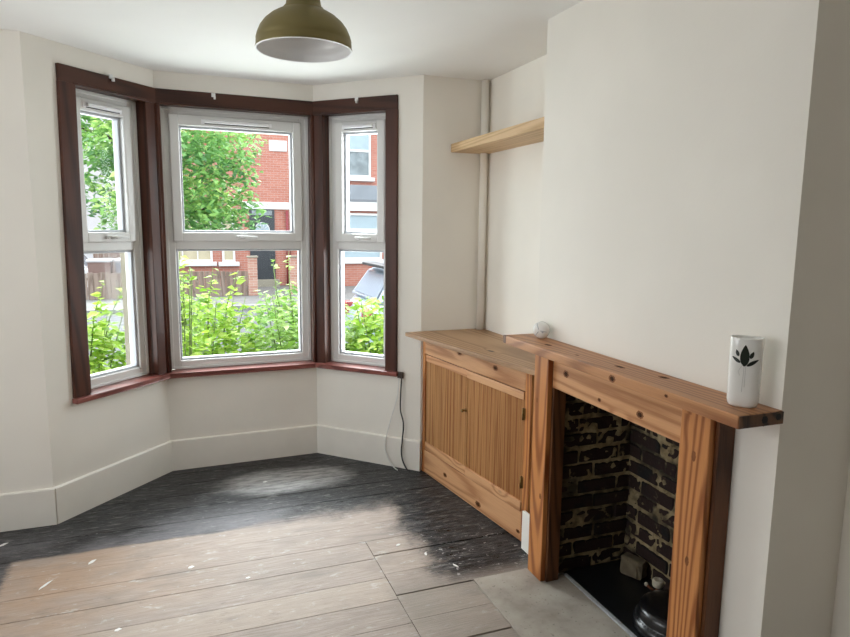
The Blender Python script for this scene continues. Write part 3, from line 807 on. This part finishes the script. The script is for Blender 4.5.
# ------------------------------------------------------------------ things on the mantel
vase = empty('vase', (1.478, 1.350, 1.0976), math.radians(-53))
tag(vase, 'tall white oval ceramic vase with dark leaf motif on mantel', 'vase')
def sup(a_, p=2.6):
    c, s_ = math.cos(a_), math.sin(a_)
    return math.copysign(abs(c)**(2/p), c), math.copysign(abs(s_)**(2/p), s_)
VX, VY, VH = .0415, .030, .198
def vring(z, k, seg=64):
    return [(VX*k*sup(2*PI*i/seg)[0]*(1+.035*z/VH), VY*k*sup(2*PI*i/seg)[1]*(1+.035*z/VH), z) for i in range(seg)]
mb = MB(); seg = 64
rings = [vring(0, .78), vring(.003, .88), vring(.009, .955), vring(.018, .995), vring(.03, 1.)]+[vring(VH*q/8, 1.) for q in range(2, 8)]+[vring(VH-.003, 1.), vring(VH, .975), vring(VH, .93), vring(VH-.004, .90), vring(.04, .86)]
v = [p for r_ in rings for p in r_]
f = [(i*seg+k, i*seg+(k+1) % seg, (i+1)*seg+(k+1) % seg, (i+1)*seg+k) for i in range(len(rings)-1) for k in range(seg)]+[tuple(range(seg))[::-1], tuple((len(rings)-1)*seg+k for k in range(seg))]
mb._add(v, f, 0, True); mb.build('body', M['ceramic'], vase)
# motif painted on the broad side that faces the room (local -y)
def vsurf(x, z, lift=.0006):
    k = 1+.035*z/VH; q = min(1., abs(x)/(VX*k)); y = VY*k*(1-q**2.6)**(1/2.6)
    return Vector((x, -y-lift, z))
def leafshape(mb, x, z, ang, L, W, hole=False):
    c, s_ = math.cos(ang), math.sin(ang); nseg = 14; left = []; right = []
    for i in range(nseg+1):
        tt = i/nseg; w = W*math.sin(PI*tt**.8)**.8*.5 if 0 < tt < 1 else 0.
        for sg, lst in ((1, left), (-1, right)):
            px, pz = tt*L, w*sg
            lst.append((x+px*s_+pz*c, z+px*c-pz*s_))
    vs = [vsurf(*p) for p in left]+[vsurf(*p) for p in right]
    mb._add(vs, [(i, i+1, nseg+2+i, nseg+1+i) for i in range(nseg)])
mb = MB()
leafshape(mb, .000, .118, .0, .062, .024)
leafshape(mb, -.010, .128, -.95, .028, .009); leafshape(mb, .006, .120, .95, .036, .010)
leafshape(mb, -.016, .146, -.35, .020, .009); leafshape(mb, .014, .142, .35, .022, .010)
bmesh.ops.recalc_face_normals(mb.bm, faces=mb.bm.faces)
mt = mb.build('leaf_motif', M['motif'], vase); mt['label'] = 'dark green leaf motif'
mb = MB()
for x0, z0, x1, z1 in ((0, .120, -.002, .045), (-.004, .124, -.014, .104), (-.014, .104, -.010, .092), (.004, .120, .004, .06)):
    ps = [vsurf(x0+(x1-x0)*i/6, z0+(z1-z0)*i/6, .0003) for i in range(7)]
    mb.tube(ps, .0005, 6)
mb.build('stem_lines', M['motifgrey'], vase)

orn = empty('round_ornament', (1.503, 2.500, 1.0976), math.radians(-52))
tag(orn, 'small round white ball-like ornament at the far end of the mantel', 'ornament')
rb = Matrix.Translation((0, 0, .0385)) @ Matrix.Rotation(PI/2, 4, 'X')
mb = MB(); mb.lathe([(.0015, .026), (.018, .0255), (.029, .022), (.0350, .014), (.0385, .004), (.0385, -.008), (.036, -.016), (.031, -.021)], 48, mat=rb, cap0=True)
mb.build('body', M['ceramic'], orn)
mb = MB(); mb.lathe([(.033, -.018), (.034, -.022), (.030, -.026), (.0015, -.027)], 40, mat=rb, cap1=True)
p_ = mb.build('back_plate', M['ballback'], orn); p_['label'] = 'olive back plate'
mb = MB()
for k in range(3):
    an = PI/2+.4+2*PI*k/3
    mb.tube([rb @ Vector((r_*math.cos(an), r_*math.sin(an), zz)) for r_, zz in ((.006, .0262), (.018, .0258), (.028, .0226), (.034, .0160))], [.0022, .002, .0016, .001], 6)
mb.lathe([(.0042, .0255), (.004, .0275), (.001, .0278)], 12, mat=rb @ Matrix.Translation((.016, -.006, -.0005)), cap1=True)
mb.build('face_lines', M['ballgrey'], orn)

# ------------------------------------------------------------------ cables by the sill end and flakes on the floor
def cable(name, mat, pts, r, label):
    # smooth the control points
    P_ = [Vector(p) for p in pts]; out = []
    for i in range(len(P_)-1):
        p0, p1, p2, p3 = P_[max(i-1, 0)], P_[i], P_[i+1], P_[min(i+2, len(P_)-1)]
        for k in range(8):
            t = k/8; out.append(.5*((2*p1)+(p2-p0)*t+(2*p0-5*p1+4*p2-p3)*t*t+(3*p1-p0-3*p2+p3)*t**3))
    out.append(P_[-1])
    mb = MB(); mb.tube(out, r, 10)
    return tag(mb.build(name, mat), label, 'cable')
def w3(s, z, off=-.028): 
    p = at('right', s, off); return (p.x, p.y, z)
cable('white_cable', M['whitecable'], [w3(.652, .628, -.02), w3(.652, .56), w3(.640, .47), w3(.600, .34), w3(.563, .20), w3(.556, .12), w3(.585, .045), w3(.625, .008, -.04), w3(.668, .005, -.07)], .0034, 'thin white cable looping from the sill end to the floor')
cable('dark_cable', M['greycable'], [w3(.672, .628, -.02), w3(.671, .56), w3(.668, .50), w3(.668, .40), w3(.690, .31), w3(.682, .20), w3(.676, .12), w3(.690, .06, -.035), w3(.725, .012, -.045), w3(.752, .006, -.05)], .0048, 'thicker dark cable hanging beside the pine cupboard')
jb = MB(); jb.box(-.020, .020, -.022, .0, -.022, .020, .006)
p = at('right', .660, -.004)
tag(jb.build('cable_clip', plain('dark_brown_plastic', (.05, .028, .018), .45), loc=(*p, .632), rotz=frame(*BAY['right'])[2]), 'small dark brown clip at the right end of the sill', 'clip')
for i, (x, y_, an, L, W) in enumerate(((-.627, 3.075, 1.0, .085, .014), (-.46, 3.226, .9, .05, .02), (-.02, 3.02, .3, .03, .02), (-.298, 2.617, .2, .028, .02), (-.894, 3.554, .7, .05, .02), (.427, 3.941, .1, .03, .02), (.221, 2.837, .1, .022, .014), (.96, 2.90, .4, .03, .016), (1.06, 2.77, 1.2, .035, .014), (1.155, 2.62, 1.9, .04, .012))):
    mb = MB(); vv = [(-L/2, -W*.2, 0), (-L*.1, -W/2, 0), (L/2, -W*.1, 0), (L*.2, W/2, 0), (-L*.3, W*.3, 0)]
    mb.prism([q[:2] for q in vv], 0, .0016)
    o = mb.build('paint_flake', M['flake'], loc=(x, y_, .0006), rotz=an)
    tag(o, 'small white paint flake lying on the floorboards', 'paint flake', 'paint flakes on the floor')

# ================================================================== outside
GZ = -.45
mb = MB(); mb.box(-30, 40, 4.3, 6.7, GZ-.4, GZ); struct(mb.build('ground_garden', M['soil']))
mb = MB(); mb.box(-30, 40, 6.7, 8.6, GZ-.4, GZ+.02); struct(mb.build('pavement_near', M['paving']))
mb = MB(); mb.box(-30, 40, 8.6, 16.6, GZ-.5, GZ-.09); struct(mb.build('road', M['asphalt']))
mb = MB(); mb.box(-30, 40, 16.75, 19.0, GZ-.4, GZ+.02); mb.box(-30, 40, 19.0, 60, GZ-.4, GZ+.01); struct(mb.build('pavement_far', M['paving']))
mb = MB(); mb.box(-30, 40, 8.45, 8.6, GZ-.3, GZ+.03, .01); struct(mb.build('kerb_near', M['kerb']))
mb = MB(); mb.box(-30, 40, 16.6, 16.75, GZ-.3, GZ+.03, .01); struct(mb.build('kerb_far', M['kerb']))

def B(mat, x0, x1, y0, y1, z0, z1, name, parent, bev=.0):
    mb = MB(); mb.box(x0, x1, y0, y1, z0, z1, bev); return mb.build(name, mat, parent)
def sashwin(par, x0, x1, z0, z1, y, inner, mid=None, bar=0):
    """white framed window in a facade; y is the wall face, the frame sits in it"""
    mb = MB(); w = .07
    for (a, b_, c, d) in ((x0, x0+w, z0, z1), (x1-w, x1, z0, z1), (x0+w, x1-w, z0, z0+w), (x0+w, x1-w, z1-w, z1)): mb.box(a, b_, y-.03, y+.06, c, d, .008)
    if mid: mb.box(x0+w, x1-w, y-.02, y+.05, mid-.04, mid+.04, .006)
    for k in range(bar):
        xc = x0+(x1-x0)*(k+1)/(bar+1); mb.box(xc-.02, xc+.02, y-.015, y+.05, z0+w, z1-w)
    f = mb.build('window', M['trimwhite'], par)
    mb = MB(); mb.box(x0+.03, x1-.03, y+.02, y+.03, z0+.03, z1-.03); mb.build('pane', inner, f)
    mb = MB(); mb.box(x0-.12, x1+.12, y-.12, y+.05, z0-.13, z0, .01); mb.build('window_sill', M['trimwhite'], f)
    return f
FYD = 22.
ha = empty('terraced_house', (1.3, FYD, GZ)); tag(ha, 'red brick terraced house with black door across the street', 'house')
def HB(mat, x0, x1, y0, y1, z0, z1, name, par=None, bev=0.): 
    mb = MB(); mb.box(x0-1.3, x1-1.3, y0, y1, z0-GZ, z1-GZ, bev); return mb.build(name, mat, par or ha)
HB(M['redbrick'], -.85, 3.42, .06, 7, GZ, 7.2, 'wall')
HB(M['trimwhite'], 1.85, 3.40, .0, .07, 2.10, 2.335, 'band')
dr = HB(M['doorblack'], 2.10, 2.91, .0, .08, -.22, 2.09, 'door', None, .01)
mb = MB()
for cx in (.16, .58):
    for z0, z1 in ((.95, 1.45), (.32, .82)): mb.box(2.10+cx-1.3, 2.10+cx+.09+.1-1.3, -.012, .01, z0-.22+.45, z1-.22+.45, .008)
mb.build('door_panel', M['doorblack'], dr)
mb = MB(); cxx = 2.50-1.3; zb = 1.40-GZ
v = [(cxx+.235*math.cos(PI*i/20), -.014, zb+.26*math.sin(PI*i/20)) for i in range(21)]+[(cxx, -.014, zb)]
mb._add(v, [(i, i+1, 21) for i in range(20)]); mb.build('fan_light', M['netcurtain'], dr)
mb = MB()
for i in range(0, 21, 4): mb.tube([(cxx+.06*math.cos(PI*i/20), -.016, zb+.06*math.sin(PI*i/20)), (cxx+.235*math.cos(PI*i/20), -.016, zb+.26*math.sin(PI*i/20))], .009, 6)
mb.tube([(cxx+.235*math.cos(PI*i/20), -.016, zb+.26*math.sin(PI*i/20)) for i in range(21)], .013, 6); mb.build('fan_bars', M['trimwhite'], dr)
HB(M['farglass'], 2.18, 2.83, -.01, .02, 1.90, 2.05, 'transom_pane', dr)
HB(M['trimwhite'], 2.28, 2.74, -.015, .0, .93, 1.0, 'letter_plate', dr)
HB(M['stone'], 2.0, 3.0, -.35, .05, GZ, -.22, 'door_step', None, .01)
sashwin(ha, -.45-1.3, .915-1.3, .38-GZ, 2.25-GZ, .02, M['blind'], 1.35-GZ, 2)
sashwin(ha, 1.21-1.3, 1.62-1.3, .37-GZ, 2.1-GZ, .02, M['blind'], 1.3-GZ)
mb = MB(); mb.tube([(3.32-1.3, -.03, 0), (3.32-1.3, -.03, 2.5)], .045, 10); mb.build('drainpipe', M['doorred'], ha)
pl = HB(M['trimwhite'], 2.79, 3.37, .03, .08, 3.985, 4.325, 'name_plaque', None, .01)
rx = random.Random(4); mlet = plain('weathered_letter_grey', (.40, .41, .42), .7)
for z, x0, x1 in ((4.20, 2.87, 3.30), (4.09, 2.95, 3.20)):     # two rows of worn, unreadable cut letters
    x = x0; mb = MB()
    while x < x1:
        w = .012+rx.random()*.014; mb.box(x-1.3, x+w-1.3, .026, .034, z-GZ-.022, z-GZ+.022); x += w+.012
    mb.build('lettering', mlet, pl)
mb = MB(); v = [(-.95-1.3, -.25, 7.2-GZ), (3.42-1.3, -.25, 7.2-GZ), (3.42-1.3, 3.5, 9.6-GZ), (-.95-1.3, 3.5, 9.6-GZ), (3.42-1.3, 7.2, 7.2-GZ), (-.95-1.3, 7.2, 7.2-GZ)]
mb._add(v, [(0, 1, 2, 3), (3, 2, 4, 5), (0, 5, 4, 1), (0, 3, 5), (1, 4, 2)]); mb.build('roof', M['roofslate'], ha)

hb_ = empty('bay_fronted_house', (6., FYD, GZ)); tag(hb_, 'red brick house with lead-roofed white bay seen through right window', 'house')
def H2(mat, x0, x1, y0, y1, z0, z1, name, par=None, bev=0.):
    mb = MB(); mb.box(x0-6, x1-6, y0, y1, z0-GZ, z1-GZ, bev); return mb.build(name, mat, par or hb_)
H2(M['redbrick'], 3.44, 12, .06, 7, GZ, 7.2, 'wall')
sashwin(hb_, 4.4-6, 6.22-6, 3.24-GZ, 5.2-GZ, .02, M['farglass'], 4.13-GZ)
H2(M['netcurtain'], 4.45, 6.17, .025, .03, 4.13, 5.15, 'blind')
lr = H2(M['lead'], 4.3, 6.55, -.75, .1, 2.40, 2.93, 'bay_roof', None, .01)
H2(M['trimwhite'], 4.3, 6.56, -.76, .08, 2.08, 2.40, 'fascia', None, .01)
H2(plain('lead_seam', (.16, .17, .19), .6), 4.3, 6.56, -.77, .0, 2.38, 2.46, 'lead_flashing', lr)
H2(M['redbrick'], 4.3, 6.5, -.68, .08, GZ, .33, 'bay_wall')
H2(M['redbrick'], 4.3, 6.5, -.60, .08, .33, 2.08, 'bay_return')
sashwin(hb_, 4.45-6, 6.40-6, 1.42-GZ, 2.0-GZ, -.66, M['netcurtain'], None, 0)
sashwin(hb_, 4.45-6, 6.42-6, .45-GZ, 1.30-GZ, -.66, M['netcurtain'], None, 0)
mb = MB(); v = [(3.44-6, -.25, 7.2-GZ), (12.1-6, -.25, 7.2-GZ), (12.1-6, 3.5, 9.6-GZ), (3.44-6, 3.5, 9.6-GZ), (12.1-6, 7.2, 7.2-GZ), (3.44-6, 7.2, 7.2-GZ)]
mb._add(v, [(0, 1, 2, 3), (3, 2, 4, 5), (0, 5, 4, 1), (0, 3, 5), (1, 4, 2)]); mb.build('roof', M['roofslate'], hb_)
# pale rendered house beyond the tree
hc = empty('rendered_house', (-7, 30, GZ)); tag(hc, 'pale rendered house far behind the street tree at left', 'house')
B(M['render'], -6, 5.4, 0, 6, 0, 7.0, 'wall', hc); 
mb = MB(); mb._add([(-6.2, -.3, 7), (5.6, -.3, 7), (5.6, 3, 9), (-6.2, 3, 9), (5.6, 6.3, 7), (-6.2, 6.3, 7)], [(0, 1, 2, 3), (3, 2, 4, 5), (0, 5, 4, 1), (0, 3, 5), (1, 4, 2)]); mb.build('roof', M['roofslate'], hc)

# fences and gate piers
def fence(name, x0, x1, y, z0, z1, w, label, wave=0.):
    r = empty(name, (x0, y, z0)); tag(r, label, 'fence')
    mb = MB(); x = 0; k = 0; L = x1-x0
    while x < L-.02:
        h = z1-z0+random.uniform(-.012, .012)
        mb.box(x+.006, min(x+w, L)-.004, -.012, .012, .02, h, .004); x += w; k += 1
    mb.build('boards', M['fencewood'], r)
    for z in (.16, z1-z0-.16):
        mb = MB(); mb.box(0, L, .012, .05, z-.035, z+.035, .004); mb.build('rail', M['fencewood'], r)
    return r
fence('picket_fence', -7, 1.735, 19., GZ, .275, .14, 'low brown picket fence along the far pavement')
fence('board_fence', -3.02, -.9, 26., GZ, 1.24, .17, 'tall brown board fence beside the pale rendered house')
for x0, x1, z, lab in ((1.75, 1.995, .70, 'brick gate pier at the end of the picket fence'), (2.93, 3.17, .70, 'brick gate pier to the right of the black door')):
    r = empty('gate_pier', ((x0+x1)/2, 19.1, GZ)); tag(r, lab, 'pier')
    w = (x1-x0)/2
    B(M['pierbrick'], -w, w, -w, w, 0, z-GZ-.05, 'pier', r); B(M['stone'], -w-.03, w+.03, -w-.03, w+.03, z-GZ-.05, z-GZ, 'cap', r, .01)
# wheelie bins
def wheelie(x, mat, lab, w=.56):
    r = empty('wheelie_bin', (x, 20., GZ+.02)); tag(r, lab, 'bin')
    mb = MB(); v = [(-w*.42, -.27, .08), (w*.42, -.27, .08), (w*.42, .27, .08), (-w*.42, .27, .08), (-w/2, -.34, .95), (w/2, -.34, .95), (w/2, .34, .95), (-w/2, .34, .95)]
    mb._add(v, [(0, 3, 2, 1), (4, 5, 6, 7), (0, 1, 5, 4), (1, 2, 6, 5), (2, 3, 7, 6), (3, 0, 4, 7)]); mb.build('bin_body', mat, r)
    mb = MB(); mb.box(-w/2-.03, w/2+.03, -.38, .36, .95, 1.03, .02); mb.build('lid', M['binlid'], r)
    for s_ in (-1, 1):
        mb = MB(); mb.lathe([(.10, -.03), (.10, .03)], 20, cap0=True, cap1=True, mat=Matrix.Translation((s_*w*.42, .28, .10)) @ Matrix.Rotation(PI/2, 4, 'Y'))
        mb.build('wheel', M['tyre'], r)
wheelie(-2.15, M['binbrown'], 'brown wheelie bin with pale lid behind the picket fence', .58)
wheelie(-1.52, M['bingrey'], 'grey wheelie bin to the right of the brown one', .46)

# cars: body outline swept across the width, with glass, wheels and lamps
def car(name, x, y, face, paint, lab, H=1.45, Ln=4.0, W=1.7):
    """x is the rear bumper; the car points along +x when face is 1"""
    r = empty(name, (x, y, GZ-.09), 0 if face > 0 else PI); tag(r, lab, 'car')
    h = H
    low = [(0, .30), (.0, .62), (.06, .80), (.30, h*.66), (1.0, h*.655), (2.5, h*.64), (3.25, h*.62), (3.85, .70), (Ln, .50), (Ln, .28)]
    cabn = [(.16, h*.64), (.42, h*.90), (.70, h*.975), (1.4, h), (1.95, h*.97), (2.30, h*.88), (2.95, h*.63)]
    def sweep(prof, w0, w1, name, mat, par, inset=0.):
        mb = MB(); n_ = len(prof); zt = max(p[1] for p in prof); zb_ = min(p[1] for p in prof)
        rows = []
        for s_, k in ((-1, 1.), (-.93, 1.01), (.93, 1.01), (1, 1.)):
            rows.append([(px, s_*(w0+(w1-w0)*(pz-zb_)/(zt-zb_))/2, pz if abs(s_) < 1 else zb_+(pz-zb_)*.97) for px, pz in prof])
        v = [p for row in rows for p in row]
        f = [(i*n_+j, i*n_+j+1, (i+1)*n_+j+1, (i+1)*n_+j) for i in range(3) for j in range(n_-1)]
        f += [(i*n_, (i+1)*n_, (i+1)*n_+n_-1, i*n_+n_-1) for i in range(3)]
        f += [tuple(range(n_)), tuple(range(3*n_, 4*n_))[::-1]]
        mb._add(v, f); bmesh.ops.recalc_face_normals(mb.bm, faces=mb.bm.faces)
        bmesh.ops.bevel(mb.bm, geom=list(mb.bm.edges), offset=.025, segments=2, profile=.5, affect='EDGES')
        return mb.build(name, mat, par, smooth=False)
    body = sweep(low, W, W, 'body', paint, r)
    sweep(cabn, W*.97, W*.78, 'roof', paint, r)
    # glass: rear screen, windscreen, sides, each set just proud of the cabin
    mb = MB()
    def quad(a, b_, lift):
        (x0, z0), (x1, z1) = a, b_; dx, dz = z1-z0, x0-x1; l = math.hypot(dx, dz); dx, dz = dx/l*lift, dz/l*lift
        def ww(z): return (W*.97+(W*.78-W*.97)*(z-h*.63)/(h*.37))/2-.12
        mb._add([(x0-dx, -ww(z0), z0-dz), (x0-dx, ww(z0), z0-dz), (x1-dx, ww(z1), z1-dz), (x1-dx, -ww(z1), z1-dz)], [(0, 1, 2, 3)])
    quad((.185, h*.67), (.415, h*.89), .012)
    g_ = mb.build('rear_screen', M['carglass'], r)
    mb = MB(); quad((2.33, h*.865), (2.90, h*.65), .012); mb.build('windscreen', M['carglass'], r)
    for s_ in (-1, 1):
        mb = MB()
        for pts in ([(.50, h*.68), (.62, h*.92), (1.33, h*.945), (1.36, h*.68)], [(1.46, h*.68), (1.43, h*.945), (1.90, h*.93), (2.24, h*.86), (2.62, h*.68)]):
            mb._add([(px, s_*((W*.97+(W*.78-W*.97)*(pz-h*.63)/(h*.37))/2+.012), pz) for px, pz in pts], [tuple(range(len(pts)))])
        mb.build('side_window', M['carglass'], r)
    mb = MB(); mb.box(.30, .52, -W*.36, W*.36, h*.955, h*.985, .01); mb.build('spoiler', M['rubber'], r)
    for s_ in (-1, 1):
        mb = MB(); mb.box(-.015, .12, s_*W*.36-.12, s_*W*.36+.12, .66, .88, .02); mb.build('tail_lamp', M['taillight'], r)
        mb = MB(); mb.box(2.52, 2.62, s_*(W/2+.07)-.07, s_*(W/2+.07)+.07, h*.67, h*.77, .03); mb.build('mirror', M['rubber'], r)
        for wx in (.75, 3.25):
            mt_ = Matrix.Translation((wx, s_*(W/2-.09), .31)) @ Matrix.Rotation(PI/2, 4, 'X')
            mb = MB(); mb.lathe([(.20, -.105), (.29, -.10), (.31, -.07), (.31, .07), (.29, .10), (.20, .105)], 28, mat=mt_, cap0=True, cap1=True); wh = mb.build('wheel', M['tyre'], r)
            mb = MB(); mb.lathe([(.19, -.11), (.19, .11)], 20, mat=mt_, cap0=True, cap1=True); mb.build('wheel_trim', M['hub'], wh)
    return r
car('parked_car', 2.52, 9.9, 1, M['carsilver'], 'silver-blue car parked outside beyond the shrubs of right window', 1.56)
car('parked_car', -2.42, 21.4, -1, M['carwhite'], 'white car parked behind the picket fence left of the bins', 1.35)

# planting
def shrub(cx, cy, rx_, ry_, zt, nleaf, mat, lab, L=.075, seed=1, shoots=(), group=None, zmin=GZ, fill=.45, trunk=None):
    rn = random.Random(seed)
    r = empty('garden_shrub', (cx, cy, GZ)); tag(r, lab, 'shrub', group)
    H = zt-GZ; st = MB(); mb = MB(); mb.tone = mb.bm.loops.layers.float_color.new('tone')
    for k in range(9):
        an = rn.random()*2*PI; q = rn.random()**.5
        st.tube([(.08*math.cos(an), .08*math.sin(an), 0), (rx_*.45*q*math.cos(an), ry_*.45*q*math.sin(an), H*.45), (rx_*.8*q*math.cos(an), ry_*.8*q*math.sin(an), H*.92)], [.012, .008, .003], 6)
    i = 0
    while i < nleaf:
        x, y_, z = rn.uniform(-1, 1), rn.uniform(-1, 1), rn.uniform(0, 1)
        rr = math.hypot(x, y_)
        lump = .90+.10*math.sin(x*7+seed)*math.cos(y_*6+seed*2)+.05*math.sin(x*17)
        top = lump*(1-rr**4*.30)
        if rr > 1 or z > top: continue
        if z < top-fill and rn.random() < .86: continue
        i += 1
        az = rn.random()*2*PI; el = rn.uniform(-.5, .55)
        d = Vector((math.cos(az)*math.cos(el), math.sin(az)*math.cos(el), math.sin(el)))
        nr = Vector((rn.gauss(0, .45), rn.gauss(0, .45)-.25, 1)).normalized()
        s_ = L*rn.uniform(.55, 1.25)
        mb.leaf(Vector((x*rx_, y_*ry_, z*H)), d, nr, s_, s_*.62, (min(1, max(0, rn.gauss(.5, .27))), 0, 0))
    for sx, sy, sz in shoots:
        base = Vector((sx*.6, sy, H*.7)); tip = Vector((sx, sy, sz-GZ))
        st.tube([base, (base+tip)/2+Vector((rn.uniform(-.03, .03), 0, .02)), tip], [.007, .005, .002], 6)
        for k in range(26):
            t_ = rn.random(); p_ = base.lerp(tip, t_)
            az = rn.random()*2*PI; d = Vector((math.cos(az), math.sin(az), rn.uniform(-.3, .5)))
            s_ = L*rn.uniform(.6, 1.2)
            mb.leaf(p_, d, Vector((rn.gauss(0, .4), rn.gauss(0, .4)-.3, 1)), s_, s_*.62, (min(1, max(0, rn.gauss(.6, .25))), 0, 0))
    mb.build('foliage', mat, r); st.build('stems', M['stemgreen'], r)
    return r
shrub(-.86, 5.42, .56, .42, 1.04, 3200, M['leafbright'], 'bright green shrub outside below the left bay window', .088, 2, ((.30, -.05, 1.16), (.0, .0, 1.10), (.42, .0, 1.10)))
shrub(.08, 5.62, .56, .46, 1.10, 3900, M['leafbright'], 'bright green shrub outside below left half of middle window', .078, 3, ((.15, -.1, 1.24), (-.1, .0, 1.18), (.36, 0, 1.22)))
shrub(.98, 5.80, .56, .46, 1.12, 3900, M['leafpale'], 'paler green shrub outside below right half of middle window', .074, 5, ((-.25, -.1, 1.30), (.05, 0, 1.24), (-.10, .0, 1.36)))
shrub(1.80, 5.62, .50, .44, 1.02, 3000, M['leafbright'], 'bright green shrub outside below the right bay window', .088, 6, ((-.02, -.1, 1.14), (.2, 0, 1.22)))
shrub(-.03, 5.02, .16, .13, 1.42, 800, M['leafbright'], 'tall narrow leafy plant at left edge of middle window', .066, 9, ((.02, 0, 1.46),), fill=.9)

# street tree
tr_ = empty('street_tree', (-.45, 11., GZ)); tag(tr_, 'leafy green street tree standing on the pavement outside', 'tree')
mb = MB(); mb.tube([(0, 0, 0), (.02, .0, 1.2), (-.02, .05, 2.3), (.02, .0, 3.4), (.0, .0, 4.8)], [.15, .12, .10, .07, .03], 14)
for k in range(9):
    an = k*2.4; z = 1.75+k*.28
    mb.tube([(0, 0, z), (.55*math.cos(an), .5*math.sin(an), z+.45), (1.1*math.cos(an), .95*math.sin(an), z+.6)], [.05, .03, .01], 8)
mb.build('trunk', M['bark'], tr_)
mb = MB(); mb.tone = mb.bm.loops.layers.float_color.new('tone'); rn = random.Random(12)
clumps = []
for k in range(95):
    an = rn.random()*2*PI; q = rn.random()**.5; z = rn.random()
    rad = 1.42*(1-abs(z-.42)**2*1.3)
    if z < .16 and math.cos(an)*q < -.45: z += .2
    clumps.append((Vector((rad*q*math.cos(an)+.22, rad*q*.85*math.sin(an), 2.15+z*2.9-.25*q*(z < .25))), rn.uniform(.24, .44)))
clumps += [(Vector((-.45, .0, 2.12)), .28), (Vector((.55, 0, 2.12)), .34), (Vector((.95, 0, 2.2)), .30), (Vector((-.80, -.1, 2.45)), .30), (Vector((1.5, .1, 2.75)), .22), (Vector((1.45, .0, 2.45)), .2), (Vector((.2, -.1, 2.05)), .3), (Vector((-.62, .0, 2.02)), .14)]
for c_, rr in clumps:
    ctone = rn.gauss(.45, .16)
    for k in range(int(125*(rr/.34)**2)):
        v_ = Vector((rn.gauss(0, 1), rn.gauss(0, 1), rn.gauss(0, 1))).normalized()*rr*rn.uniform(.55, 1.1)
        az = rn.random()*2*PI; d = Vector((math.cos(az), math.sin(az), rn.uniform(-.7, .25)))
        s_ = rn.uniform(.085, .15)
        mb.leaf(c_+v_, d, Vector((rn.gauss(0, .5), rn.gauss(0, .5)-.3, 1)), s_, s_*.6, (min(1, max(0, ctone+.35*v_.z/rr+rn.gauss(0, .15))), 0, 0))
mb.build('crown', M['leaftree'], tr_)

# ================================================================== light
w = bpy.data.worlds.new('overcast_sky'); SC.world = w; w.use_nodes = True
nt = w.node_tree; nt.nodes.clear(); n = N(nt)
out = nt.nodes.new('ShaderNodeOutputWorld'); bg = nt.nodes.new('ShaderNodeBackground'); nt.links.new(bg.outputs[0], out.inputs[0])
gz = n.sep(n.coord('Generated'))[2]
cl = n.noise(n.mapping(n.coord('Generated'), (1, 1, 2.2)), 2.2, 5, .6)
c = n.ramp(gz, [(0., (.86, .90, .95)), (.25, (.88, .93, 1.)), (1., (.80, .90, 1.0))])
c = n.mix(n.step(cl, .35, .7), c, (1., 1., 1.))
nrm = n.coord('Generated')
dp = nt.nodes.new('ShaderNodeVectorMath'); dp.operation = 'DOT_PRODUCT'; nt.links.new(nrm, dp.inputs[0]); dp.inputs[1].default_value = Vector((-.12, .62, .775)).normalized()
lobe = n.math('POWER', n.math('MAXIMUM', dp.outputs['Value'], 0.), 7.)
nt.links.new(c, bg.inputs[0]); nt.links.new(n.math('MULTIPLY_ADD', lobe, 9.0, 1.7), bg.inputs[1])

def area(name, loc, rot, sx, sy, power=0, col=(1, 1, 1), portal=False):
    l = bpy.data.lights.new(name, 'AREA'); l.shape = 'RECTANGLE'; l.size = sx; l.size_y = sy; l.energy = power; l.color = col
    l.cycles.is_portal = portal
    o = bpy.data.objects.new(name, l); COL.objects.link(o); o.location = loc; o.rotation_euler = rot; return o
# area lights standing in for bay daylight, plus fill at the added side window
DAY_BAY, SIDE_FILL = {'left': 1.7, 'center': 2.5, 'right': 6.2}, .36
for side in BAY:
    s0, s1 = OPEN[side]; p = at(side, (s0+s1)/2, .21); ang = frame(*BAY[side])[2]
    area('daylight_'+side, (p.x, p.y, (Z0+Z1)/2), (-PI/2, 0, ang), s1-s0, Z1-Z0, PI*DAY_BAY[side]*(s1-s0)*(Z1-Z0), (.93, .97, 1.))
area('daylight_side', (XL-.1, (LW[0]+LW[1])/2, (LW[2]+LW[3])/2), (0, -PI/2, 0), LW[3]-LW[2], LW[1]-LW[0], PI*SIDE_FILL*(LW[3]-LW[2])*(LW[1]-LW[0]), (1., .98, .95))  # fill lamp set in the added side window

# ================================================================== camera
cd = bpy.data.cameras.new('camera'); cam = bpy.data.objects.new('camera', cd); COL.objects.link(cam); SC.camera = cam
yaw, pitch, roll = .3602, -.1423, .0108
cy, sy, cp, sp, cr, sr = math.cos(yaw), math.sin(yaw), math.cos(pitch), math.sin(pitch), math.cos(roll), math.sin(roll)
rt = Vector((cy, -sy, 0)); fw = Vector((sy*cp, cy*cp, sp)); up = Vector((-sy*sp, -cy*sp, cp))
r2 = rt*cr+up*sr; u2 = up*cr-rt*sr
cam.matrix_world = Matrix(((r2.x, u2.x, -fw.x, 0), (r2.y, u2.y, -fw.y, 0), (r2.z, u2.z, -fw.z, 1.59375), (0, 0, 0, 1)))
cd.sensor_fit = 'HORIZONTAL'; cd.sensor_width = 36.; cd.lens = 643.69/850*36; cd.clip_start = .02; cd.clip_end = 300

vs_ = SC.view_settings
SC.display_settings.display_device = 'sRGB'
vs_.view_transform = 'Standard'; vs_.look = 'None'; vs_.gamma = 1.0; vs_.use_curve_mapping = False
vs_.exposure = 1.08
SC.cycles.max_bounces = 14; SC.cycles.diffuse_bounces = 10; SC.cycles.glossy_bounces = 6; SC.cycles.transparent_max_bounces = 16
SC.cycles.use_denoising = True
SC.cycles.sample_clamp_indirect = 6.
